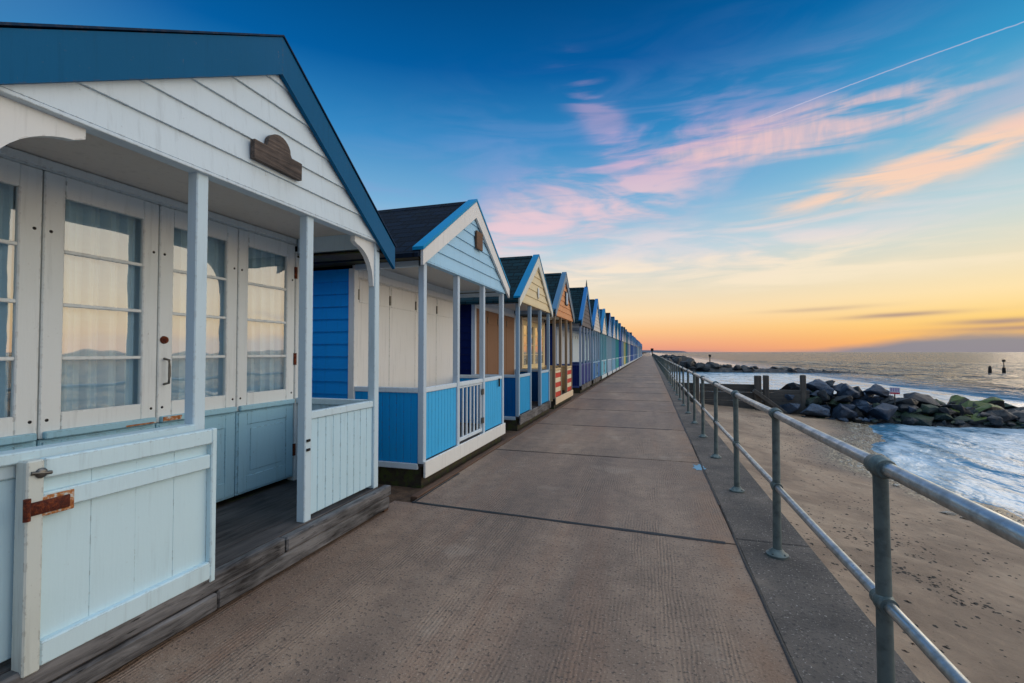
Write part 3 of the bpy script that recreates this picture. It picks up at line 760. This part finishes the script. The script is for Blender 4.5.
# nearest hut -------------------------------------------------------------
HW1=1.42; YC1=2.45
p1=[1.00-YC1,1.985-YC1,2.875-YC1,3.785-YC1]
h=hut(YC1,HW1,dict(posts=p1,beam=True,floor=.25,zs=2.63,zc=2.715,zr=3.765,apex=.10,tip_l=(-1.62,2.655),tip_r=(1.585,2.605),bh=.235,drop=.93,
   barge=(0,89,134),trim=(214,222,224),post=(194,216,228),panel=(188,219,233),rail=(198,220,230),side=(186,210,222),door=(222,230,232),door_low=(156,200,218),
   doors='glazed',bolts=True,bays=('panel','open','panel'),gable=(206,222,232),roof='roof_navy',lap=.165,zd=2.645,zp=1.085,ceil=(214,208,200),wall=(200,214,222),barge_cap=True,capt=.016,cap=(4,44,74)),
   'nearest hut, white with blue bargeboards, glazed doors and open porch')
M['bw']=M['white']
bracket(h,p1[3],-1,2.60,M['white']); bk=bracket(h,p1[0]+.075,1,2.60,M['white'],.37,.44)
# timber nameboard with arched top
def arch_board(root,yc,z,w_,h_,r,x0,x1,mat_,name='name_plaque'):
    pts=[(yc-w_/2,z),(yc+w_/2,z),(yc+w_/2,z+h_),(yc+r*1.12,z+h_)]
    for k in range(0,13):
        a=math.pi*k/12; pts.append((yc+r*math.cos(a),z+h_+.02+r*math.sin(a)*.95))
    pts+=[(yc-r*1.12,z+h_),(yc-w_/2,z+h_)]
    m=MB(); m.prism(pts,'x',x0,x1); return m.build(name,mat_,root)
arch_board(h,2.53-YC1,2.815,.42,.125,.10,.03,.066,M['plaque'])
# low gate folded back in front of the first bay
m=MB(); gx0,gx1=.035,.075; ya_,yb_=1.215-YC1,2.075-YC1; z0,z1=.235,1.10
m.box(gx0,gx1,ya_+.06,yb_-.03,z0,z0+.10,.006); m.box(gx0,gx1,ya_+.06,yb_-.03,z1-.085,z1,.006); m.box(gx0,gx1+.003,yb_-.035,yb_,z0-.02,z1+.003,.006); m.box(gx0,gx1-.006,ya_+.06,yb_-.035,z1-.225,z1-.145,.005)
n=4
gate=m.build('gate',paint(198,224,234),h)
m=MB()
for i in range(n):
    w_=(yb_-.035-ya_-.06)/n; m.box(gx0-.018,gx0+.004+.001*(i%2),ya_+.06+i*w_+.0002,ya_+.06+(i+1)*w_-.0002,z0+.06,z1-.05,.0008)
m.build('gate_boards',paint(196,224,234,.42,.22),gate)
m=MB(); m.box(gx0-.03,gx1+.006,ya_-.0,ya_+.058,z0-.01,z1+.0,.006); m.build('gate_stile',paint(198,206,202,.42,.6),gate)
m=MB(); m.box(gx1+.007,gx1+.016,ya_+.0,ya_+.145,z1-.225,z1-.17,.004); m.tube([(gx1+.016,ya_-.002,z1-.24),(gx1+.016,ya_-.002,z1-.15)],.012,10); m.build('hinge',M['rust'],gate)
m=MB(); m.box(gx1-.004,gx1+.0045,ya_-.002,ya_+.165,z1-.24,z1-.155,.003); m.build('rust_mark',M['stain'],gate)
m=MB(); m.ball((gx1+.010,ya_+.045,z1-.055),.022,12,(.5,1,1)); m.tube([(gx1+.010,ya_+.012,z1-.05),(gx1+.014,ya_+.045,z1-.055),(gx1+.010,ya_+.078,z1-.06)],.008,8); m.build('latch',M['steel'],gate)
m=MB(); m.box(-.075,.02,1.0-YC1+.075,p1[1],1.086,1.135,.006); m.build('top_rail',paint(186,212,222),h)
for z in (.86,.79):
    m=MB(); m.box(.0,.012,p1[2]+.012,p1[2]+.05,z,z+.02,.003); m.build('hinge_pin',M['black_iron'],h)

# second hut ----------------------------------------------------------------
h=hut(6.29,1.52,dict(panel=(66,176,232),side=(24,154,226),wall=(26,154,238),trim=(226,228,226),post=(188,206,220),rail=(206,220,230),barge=(226,226,224),cap=(0,140,192),gable=(164,208,236),  # side: deeper blue than the front panels, shading put into the paint
   door=(230,230,226),zr=3.79,lap=.165,zs=2.63,zt=2.71,zp=1.13,ceil=(190,190,188)),'second hut, white shutters above bright blue panels and white picket gate')
m=MB(); m.box(.03,.062,.02,.27,3.10,3.37,.006); m.build('name_plaque',wood('oak_plaque',lin(64,44,30),lin(122,88,60)),h)
m=MB(); m.box(-.005,.02,1.22,1.25,.95,1.09,.003); m.build('latch',M['black_iron'],h)
# third
h=hut(10.26,1.47,dict(panel=(40,156,214),side=(0,96,164),wall=(20,34,84),trim=(220,226,230),post=(150,178,200),rail=(178,200,214),barge=(214,216,208),cap=(0,130,180),gable=(222,206,168),  # side panels carry their shade in a darker blue than the front
   door=(140,108,86),bays=('panel','open','panel'),zr=3.78,lap=.17,zs=2.60,skirt_grey=True,roof='roof_green'),'third hut, cream gable, brown plywood shutters and blue front panels')
m=MB(); m.ball((.04,.05,2.92),.1,12,(.2,.6,1.4)); m.build('gable_ornament',M['white'],h)
# fourth
h=hut(13.87,1.45,dict(panel=(226,214,184),stripes=((198,70,58),(230,216,184)),side=(226,206,170),wall=(170,150,120),trim=(226,206,176),post=(148,132,112),rail=(214,190,150),barge=(120,140,156),cap=(84,128,160),gable=(208,146,100),
   door=(232,214,168),doors='glazed',cream=True,bays=('panel','open','panel'),zr=3.98,zt=2.7,roof='roof_green'),'fourth hut, red and cream striped panels below an orange gable')
m=MB(); m.box(.03,.06,-.02,.34,3.0,3.42,.006); pl=m.build('picture_board',paint(86,92,100),h)
m=MB(); m.box(.061,.066,.02,.30,3.04,3.38,.004); m.build('picture_face',paint(168,190,208),pl)
# fifth
h=hut(18.9,1.5,dict(panel=(30,52,122),side=(20,40,104),wall=(24,46,108),trim=(190,204,216),post=(158,176,200),rail=(66,84,140),barge=(70,134,180),cap=(40,120,184),gable=(86,84,92),
   door=(196,206,216),bays=('panel','panel','panel'),zr=4.22,zt=2.74,roof='roof_green',skirt_grey=True),'fifth hut, navy panels, pale posts and spiked green roof')
m=MB(); m.tube([(.02,0,4.2),(.02,0,4.38),(.02,0,4.55)],[.04,.03,.004],8); m.build('finial',M['cast'],h)
# sixth and seventh
hut(22.75,1.55,dict(panel=(44,110,176),side=(20,76,150),wall=(24,82,150),trim=(190,210,224),post=(150,180,205),rail=(130,170,200),barge=(52,136,192),cap=(38,124,190),gable=(200,196,190),
   door=(206,222,230),zr=4.15,zt=2.74,roof='roof_green',skirt_grey=True),'sixth hut, mid blue panels with bright blue bargeboards')
hut(26.5,1.45,dict(panel=(110,190,214),side=(30,140,160),wall=(24,150,166),trim=(200,216,222),post=(130,190,205),rail=(190,215,225),barge=(60,150,190),cap=(44,136,186),gable=(226,214,200),
   door=(180,210,220),zr=4.0,zt=2.70,roof='roof_teal'),'seventh hut, turquoise walls and pale aqua front panels')

pal=[('pale grey blue',(150,178,206),(84,136,186)),('sky blue',(120,170,206),(50,130,186)),('sea green',(60,160,160),(30,130,150)),('royal blue',(40,84,160),(60,130,180)),
     ('dusty blue',(134,160,190),(70,120,165)),('pale yellow',(222,206,120),(70,96,120)),('teal',(34,120,130),(24,96,120)),('slate blue',(90,120,160),(60,110,160)),('white',(206,214,220),(110,150,185))]
ords=['eighth','ninth','tenth','eleventh','twelfth','thirteenth','fourteenth','fifteenth','sixteenth']
rnd=random.Random(5); y=30.3; k=0
while y<158:
    nm,c1,c2=pal[k%9] if k<9 else pal[rnd.choice([0,1,3,4,4,7,7,8,0])]
    if k<9: lab=f'{ords[k]} hut from the near end, {nm} front and blue gable'
    elif y<100: lab='tiny distant hut well down the row, bluish front, gable to the sea'
    else: lab='minute hut in the farthest stretch of the row, seen as a sliver'
    dark=tuple(int(v*.8) for v in c1)  # front colour darkened: shade of the side faces painted in
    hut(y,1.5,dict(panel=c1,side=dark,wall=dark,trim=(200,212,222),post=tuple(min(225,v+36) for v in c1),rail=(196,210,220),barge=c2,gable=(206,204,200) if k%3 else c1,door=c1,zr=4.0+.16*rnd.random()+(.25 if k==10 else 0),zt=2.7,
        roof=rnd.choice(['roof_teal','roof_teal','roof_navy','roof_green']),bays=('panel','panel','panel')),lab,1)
    y+=3.72; k+=1

# ------------------------------------------------------------------ railing
XR=.92
rl=thing('handrail',(XR,2.262,0),'galvanised two-rail handrail on cast posts along the sea wall','railing')
PS=1.685; N=105
def rail_tube(z,r,name):
    m=MB(); ys_=[PS*k-2.31*0 for k in range(-3,N)]
    for a,b in zip(ys_,ys_[1:]): m.tube([(0,a+.0,z),(0,(a+b)/2,z-.003),(0,b,z)],r,14 if a<25 else 8,True)
    return m.build(name,M['galv'],rl)
rail_tube(1.075,.0285,'top_rail'); rail_tube(.52,.0235,'mid_rail')
def post_mesh(n):
    m=MB(); m.tube([(0,0,.0),(0,0,.03),(0,0,.3),(0,0,.52),(0,0,.8),(0,0,1.03),(0,0,1.06)],[.034,.031,.029,.028,.027,.027,.036],n); return m.mesh('post',M['cast'])
def clamp_mesh(n):
    m=MB(); m.ball((0,0,1.075),.047,n,(.95,1.05,1.0)); m.tube([(0,-.056,1.075),(0,-.05,1.075),(0,.05,1.075),(0,.056,1.075)],[.037,.041,.041,.037],n)
    return m.mesh('clamp',M['cast'])
def collar_mesh(n):
    m=MB(); m.ball((0,0,.52),.041,n,(.95,1.05,1.05)); m.tube([(0,-.048,.52),(0,.048,.52)],.034,n); return m.mesh('collar',M['cast'])
def base_mesh():
    m=MB(); m.tube([(0,0,-.01),(0,0,.012),(0,0,.018),(0,0,.05)],[.078,.078,.06,.036],18)
    for a in range(4): m.ball((.058*math.cos(a*1.571+.78),.058*math.sin(a*1.571+.78),.018),.010,6)
    return m.mesh('base_plate',M['cast'])
pm,cm,bmh=post_mesh(16),clamp_mesh(16),base_mesh(); pml,cml=post_mesh(8),clamp_mesh(8); km,kml=collar_mesh(16),collar_mesh(8)
far=MB(); cnt=0
for k in range(-1,N):
    if cnt<100:
        o=bpy.data.objects.new('post',pm if k<12 else pml); o.parent=rl; o.location=(0,PS*k,0); C.objects.link(o)
        o.rotation_euler=(R(rnd.uniform(-.5,.5)),R(rnd.uniform(-.4,.4)),0)
        c_=bpy.data.objects.new('clamp',cm if k<12 else cml); c_.parent=o; C.objects.link(c_)
        k_=bpy.data.objects.new('collar',km if k<12 else kml); k_.parent=o; C.objects.link(k_)
        if k<14: b_=bpy.data.objects.new('base_plate',bmh); b_.parent=o; C.objects.link(b_)
    else: far.tube([(0,PS*k,0),(0,PS*k,1.06)],.03,6)
    cnt+=1
if far.v: tag(far.build('far_posts',M['cast'],rl),kind='stuff')

# ------------------------------------------------------------------ timber groyne
gy=25.6
gr=thing('timber_groyne',(1.25,gy,-1.6),'weathered plank groyne with upright posts running into the sea','groyne')
m=MB()
for i in range(5):
    for (a,b) in ((.0,1.2),(1.22,3.95),(3.97,6.2)):
        zt_=1.55-.03*a-(.0 if a<3.9 else .16); m.box(a,b,-.05+.006*(i%2),.05,-.6+i*.43,min(-.6+i*.43+.42,zt_),.01)
m.build('planks',M['groyne'],gr)
for (x,dy,z0,z1,w_) in ((1.05,-.16,-1,1.98,.24),(3.9,-.18,-1,1.97,.30),(4.32,.06,-1,1.98,.24),(5.95,.06,-1,2.02,.22)):
    m=MB(); m.box(x-w_/2,x+w_/2,dy-.14,dy+.12,z0,z1,.03); m.build('post',M['groyne_post'],gr)
m=MB(); mt=Matrix.Translation((4.35,-.45,.7)) @ Matrix.Rotation(R(38),4,'Y'); m.box(-.9,.9,-.1,.1,-.1,.1,.02,mt); m.build('brace',M['groyne_post'],gr)

# ------------------------------------------------------------------ rocks
def rock_mesh(seed,mat_,det=2):
    rn=random.Random(seed); bm=bmesh.new()
    for _ in range(12):
        v=Vector((rn.gauss(0,1),rn.gauss(0,1),rn.gauss(0,1))).normalized(); v=Vector((v.x*1.0,v.y*.8,v.z*.62))*rn.uniform(.85,1.08); bm.verts.new(v)
    r=bmesh.ops.convex_hull(bm,input=bm.verts[:])
    bmesh.ops.delete(bm,geom=[e for e in r['geom_interior'] if isinstance(e,bmesh.types.BMVert)],context='VERTS')
    bmesh.ops.dissolve_limit(bm,angle_limit=R(14),verts=bm.verts,edges=bm.edges)
    bmesh.ops.bevel(bm,geom=bm.edges[:],offset=.05,segments=2,profile=.6,affect='EDGES',clamp_overlap=True)
    bmesh.ops.triangulate(bm,faces=bm.faces)
    bmesh.ops.subdivide_edges(bm,edges=[e for e in bm.edges if e.calc_length()>.2],cuts=det+1,use_grid_fill=True)
    bm.normal_update()
    for v in bm.verts:
        v.co+=v.normal*(.05*noise.noise(v.co*1.7+Vector((seed,0,0)))+.055*noise.noise(v.co*4+Vector((0,seed,0)))+.02*noise.noise(v.co*9))
    bmesh.ops.recalc_face_normals(bm,faces=bm.faces)
    me=bpy.data.meshes.new('boulder'); bm.to_mesh(me); bm.free(); me.polygons.foreach_set('use_smooth',[True]*len(me.polygons)); me.set_sharp_from_angle(angle=R(24)); me.materials.append(mat_); return me
shapes={k:[rock_mesh(i*7+j,M[k]) for j in range(6)] for i,k in enumerate(('rock','rock_green','rock_moss','rock_dark'))}
GR='boulders of the near rock groyne'
used={}
def rock(kind,x,y,z,s,label,group=GR,rz=None,sq=(1,1,1)):
    me=shapes[kind][rnd.randrange(6)] if kind in shapes else kind
    o=bpy.data.objects.new('boulder',me); C.objects.link(o)
    if 'far' not in label and 'loose' not in label: z-=.14+.26*max(0,min(1,(x-8)/5))-(.10 if x>15 else 0)
    o.location=(x,y,z); s*=.82; o.scale=(s*sq[0],s*sq[1],s*sq[2])
    o.rotation_euler=(rnd.uniform(-.25,.25),rnd.uniform(-.25,.25),rnd.uniform(-.5,.5) if rz is None else rz)
    tag(o,label,'boulder',group); return o
# hand-set visible front, from the landward end outwards (x, y, z, size)
front=[('rock',6.55,25.3,-1.05,.72,'blue-grey boulder lowest at the landward tip, beside the timber groyne'),
 ('rock',7.5,25.0,-1.2,.85,'flat-faced blue-grey boulder on the sand, second along the bottom row'),
 ('rock',8.75,25.2,-1.12,.88,'blocky dark blue boulder on the sand below the crest, third along'),
 ('rock',10.2,25.3,-1.0,1.0,'large pale-streaked boulder facing the beach, middle of the bottom row'),
 ('rock_green',11.75,25.7,-1.25,.92,'big green-stained wedge boulder standing at the edge of the surf'),
 ('rock_green',13.0,26.0,-1.35,.72,'squat greenish round boulder in the surf beside the big wedge'),
 ('rock',8.0,26.2,-.15,.95,'tall blue-grey boulder at the landward crest of the groyne'),
 ('rock',9.3,26.2,-.2,.85,'long blue boulder on the crest, second from the timber posts'),
 ('rock_dark',8.9,25.6,-.5,.55,'small dark brown boulder wedged in the middle of the blue ones'),
 ('rock',10.6,26.6,-.15,.78,'pale-topped boulder on the crest beside the small sign'),
 ('rock_dark',11.4,26.2,-.55,.9,'flat dark slab boulder just under the small sign'),
 ('rock_dark',12.5,26.8,-.45,.95,'dark rounded boulder on the crest right of the small sign'),
 ('rock_dark',13.6,26.6,-.75,.9,'dark blocky boulder above the greenish round one'),
 ('rock_moss',14.1,26.1,-1.2,.85,'dark boulder with a mossy shoulder, splashed by the surf'),
 ('rock_dark',14.9,26.1,-1.5,.75,'low wet boulder half sunk in white surf'),
 ('rock_moss',15.3,26.9,-1.0,1.0,'broad bright moss-topped boulder at the seaward end'),
 ('rock_moss',17.0,26.4,-1.15,1.05,'moss-covered boulder low at the right edge of the picture'),
 ('rock_dark',16.4,26.0,-1.55,1.0,'long low dark slab at the waterline near the right edge'),
 ('rock_moss',17.6,27.2,-.8,.8,'humped yellow-green boulder highest of the mossy seaward end'),
 ('rock',18.6,26.8,-1.0,.8,'blue-grey wet boulder at the extreme right of the groyne')]
for kd,x,y_,z_,s_,lab in front: rock(kd,x,y_,z_,s_,lab)
for i in range(22):                      # the body of the groyne behind and beneath
    u=rnd.random(); x=7.0+13.5*u; top=.1-1.25*max(0,(u-.08))
    rock(rnd.choice(['rock','rock_dark','rock_dark'] if u<.5 else ['rock_dark','rock_moss','rock_green']),x,26.9+rnd.uniform(0,3.2),min(top,-.35-.5*u)-rnd.uniform(.0,.5),rnd.uniform(.65,.95),'half-hidden boulder in the back of the near rock groyne')
for i in range(112):
    u=rnd.random(); x=6.5+11.5*u; rock(rnd.choice(['rock','rock','rock_dark','rock_green'] if u<.5 else ['rock_dark','rock_green','rock_moss']),x,25.55+rnd.uniform(0,1.5),-.20-1.05*u-rnd.uniform(0,1.0)*(1-.5*u),rnd.uniform(.42,.72),'boulder packed into the core of the near rock groyne')
for i in range(26):
    u=rnd.random(); rock(rnd.choice(['rock','rock_green','rock_dark']),6.5+10*u,24.75+1.1*u+rnd.uniform(-.25,.25),-1.62,rnd.uniform(.18,.38),'small loose rock at the foot of the near groyne')
for i in range(16):                      # low stones that close the notches of the crest
    x=8.6+.42*i; rock('rock' if i%3 else 'rock_dark',x,26.5+rnd.uniform(0,.6),-.02-.085*i+rnd.uniform(-.05,.1),.62,'boulder packed into the core of the near rock groyne')
# small rubble that fills the mounds between the boulders
def mound(name,xs_,ys_,zf,m_):
    vs=[]; nx=len(xs_)
    for y_ in ys_:
        for x in xs_:
            q=Vector((x*1.6,y_*1.6,2)); vs.append((x+.15*noise.noise(q*1.7),y_+.15*noise.noise(q*1.9),zf(x,y_)+.38*abs(noise.noise(q))+.14*noise.noise(q*2.7)))
    fs=[(j*nx+i,j*nx+i+1,(j+1)*nx+i+1,(j+1)*nx+i) for j in range(len(ys_)-1) for i in range(nx-1)]
    m=MB(); m.add(vs,fs); o=m.build(name,m_); o['kind']='stuff'
mound('groyne_rubble',fr(5.9,21,.22),fr(25.0,30.5,.22),lambda x,y:-2.3+(1.62-.62*max(0,min(1,(x-7.5)/6)))*max(0,1-abs((y-27.8)/2.9)**2.2)*min(1,(x-5.8)/.9),M['rock_dark'])
mound('far_groyne_rubble',fr(3.5,31,.5),fr(81,90,.5),lambda x,y:-2.6+(1.75-.85*(x-3.5)/27)*max(0,1-abs((y-85.5)/4.2)**2.2),M['rock_far'])
# small warning board on the crest
sg=thing('warning_sign',(11.05,25.85,-.72),'small white board with a red lower band on the rock groyne','sign',rz=-.3)
m=MB(); m.tube([(0,.06,-.5),(0,.06,.5)],.025,8); m.build('sign_post',M['steel'],sg)
m=MB(); m.box(-.19,.19,.0,.03,.28,.60,.006); bd=m.build('sign_board',paint(226,224,226),sg)
m=MB(); m.box(-.18,.18,-.006,-.001,.29,.36); m.build('red_band',paint(214,70,84),bd)
m=MB()
for i in range(4): m.box(-.16+.085*i,-.10+.085*i,-.006,-.001,.40,.57)
m.build('symbol_panel',paint(186,160,190),bd)

# far rock groyne and the rocks along the wall
farsh=[rock_mesh(200+i,M['rock_far'],1) for i in range(6)]
GF='boulders of the far rock groyne'
for i in range(100):
    if i<68:
        u=i/67; x=5.5+25*u**1.1+rnd.uniform(-.4,.4); y_=84+rnd.uniform(-2,2.2)+2*u; top=.15-1.75*u**.8
    else:
        u=(i-68)/31; x=4.5+rnd.uniform(-1.5,3.5); y_=86+95*u; top=.35
    o=bpy.data.objects.new('boulder',farsh[rnd.randrange(6)]); C.objects.link(o)
    o.location=(x,y_,min(top-rnd.uniform(.1,1.1),top-.5)); s_=rnd.uniform(.75,1.25)*(1.15-.3*u if i<68 else 1.3); o.scale=(s_,s_,s_); o.rotation_euler=(rnd.uniform(-.3,.3),rnd.uniform(-.3,.3),rnd.uniform(0,6))
    tag(o,'small dark boulder in the far rock groyne across the surf','boulder',GF)

# ------------------------------------------------------------------ sea markers and little things
def marker(x,y_,h_,top,label):
    r=thing('sea_marker',(x,y_,-2.4),label,'marker post','sea marker posts')
    m=MB(); m.tube([(0,0,0),(0,0,h_)],[.28,.2] if top!='thin' else [.10,.08],8); m.build('pile',M['marker'],r)
    m=MB()
    if top=='cone': m.tube([(0,0,h_),(0,0,h_+.35)],[.26,.08],8)
    elif top=='thin': m.tube([(0,0,h_),(0,0,h_+.4)],[.2,.2],10)
    else: m.tube([(0,0,h_),(0,0,h_+.9)],[.07,.06],6); m.box(-.2,.2,-.04,.04,h_+.9,h_+1.25)
    m.build('topmark',M['marker'],r)
marker(51.5,91,1.4,'cone','squat dark post in the open sea, left of a marker pair')
marker(53.6,91.6,1.5,'flag','dark post with a thin topmark pole, right of a marker pair')
marker(10.1,87,3.1,'thin','lone dark pole with a topmark above the far rock groyne')
pp=thing('end_post',(.75,176,0),'dark upright post where the promenade railing ends','post')
m=MB(); m.tube([(0,0,0),(0,0,2.6)],.18,8); m.build('pole',M['black_iron'],pp); m=MB(); m.box(-.5,.5,-.1,.1,1.9,2.9); m.build('notice_board',M['black_iron'],pp)

st=[rock_mesh(300+i,M['stone'],1) for i in range(3)]
for (x,y_,s_,lab) in ((5.42,10.75,.11,'pale lump on the sand by the shingle, left of a close pair'),(5.72,10.62,.15,'long pale lump on the sand by the shingle, right of a close pair'),(5.35,13.3,.10,'pale stone behind the second rail post, largest of three'),(5.5,12.9,.08,'flat pale stone in the middle of three on the sand'),(5.7,12.35,.055,'smallest pale stone nearest the shingle of three')):
    o=bpy.data.objects.new('pale_stone',st[rnd.randrange(3)]); C.objects.link(o); o.location=(x,y_,beach_z(x,y_)+s_*.2); o.scale=(s_*1.3,s_,s_*.8); tag(o,lab,'stone','pale stones on the sand')
# shingle and dark pebbles: nobody could count them
def scatter(name,pts,mat_,smin,smax,flat=.45):
    m=MB()
    for (x,y_,z_) in pts:
        s_=smin+(smax-smin)*rnd.random()**2.2; a=rnd.random()*3.1; vs=[]
        e=rnd.uniform(1,1.7)
        for k in range(6):
            q=a+k*math.pi/3; vs.append((x+s_*e*math.cos(k*math.pi/3)*math.cos(a)-s_*math.sin(k*math.pi/3)*math.sin(a),y_+s_*e*math.cos(k*math.pi/3)*math.sin(a)+s_*math.sin(k*math.pi/3)*math.cos(a),z_))
        vs+=[(x+.3*s_,y_,z_+s_*flat),(x-.3*s_,y_,z_+s_*flat*.9)]
        m.add(vs,[(0,1,6),(1,2,7,6),(2,3,7),(3,4,7),(4,5,6,7),(5,0,6)],True)
    o=m.build(name,mat_); o['kind']='stuff'; return o
pts=[]
while len(pts)<2600:
    y_=rnd.uniform(2,24); x=rnd.uniform(1.25,9.5)
    dn=noise.noise(Vector((x*.55,y_*.35,5)))+.25*noise.noise(Vector((x*2,y_*2,1)))
    band=math.exp(-((x-2.6-.12*(y_-4))/.7)**2)*.9
    if x<shore(y_)-.3 and rnd.random()<max(0,dn*.9+.03)+band*.35: pts.append((x,y_,beach_z(x,y_)-.002))
for _ in range(2800):
    x=rnd.gauss(3.1,.75); y_=rnd.gauss(6.4,1.7)
    if 1.4<x<6 and 3<y_<11 and noise.noise(Vector((x*1.3,y_*.8,8)))+.3*noise.noise(Vector((x*4,y_*4,1)))>.12: pts.append((x,y_,beach_z(x,y_)-.002))
scatter('dark_pebbles',pts,plain('dark_pebble',(54,46,38)),.006,.028)
pts=[]
while len(pts)<1500:
    y_=rnd.uniform(6,25); s_=shore(y_); x=s_-rnd.uniform(-.05,1.15)
    pts.append((x,y_,beach_z(x,y_)-.004))
scatter('shingle',pts,M['stone'],.012,.05)
pts=[(XE+.02+abs(rnd.gauss(0,.35)),rnd.uniform(1.5,25)) for _ in range(900)]
scatter('wall_foot_pebbles',[(x,y_,beach_z(x,y_)-.003) for x,y_ in pts],plain('brown_pebble',(92,74,60)),.008,.03)
pts=[]
for _ in range(1500):
    if rnd.random()<.6: pts.append((rnd.uniform(XS,XE-.03),rnd.uniform(1.2,16),-.003))
    else: pts.append((XL+.02+abs(rnd.gauss(0,.6)),rnd.uniform(1.0,14),.001))
scatter('grit',pts,plain('grey_grit',(110,100,90)),.002,.008)
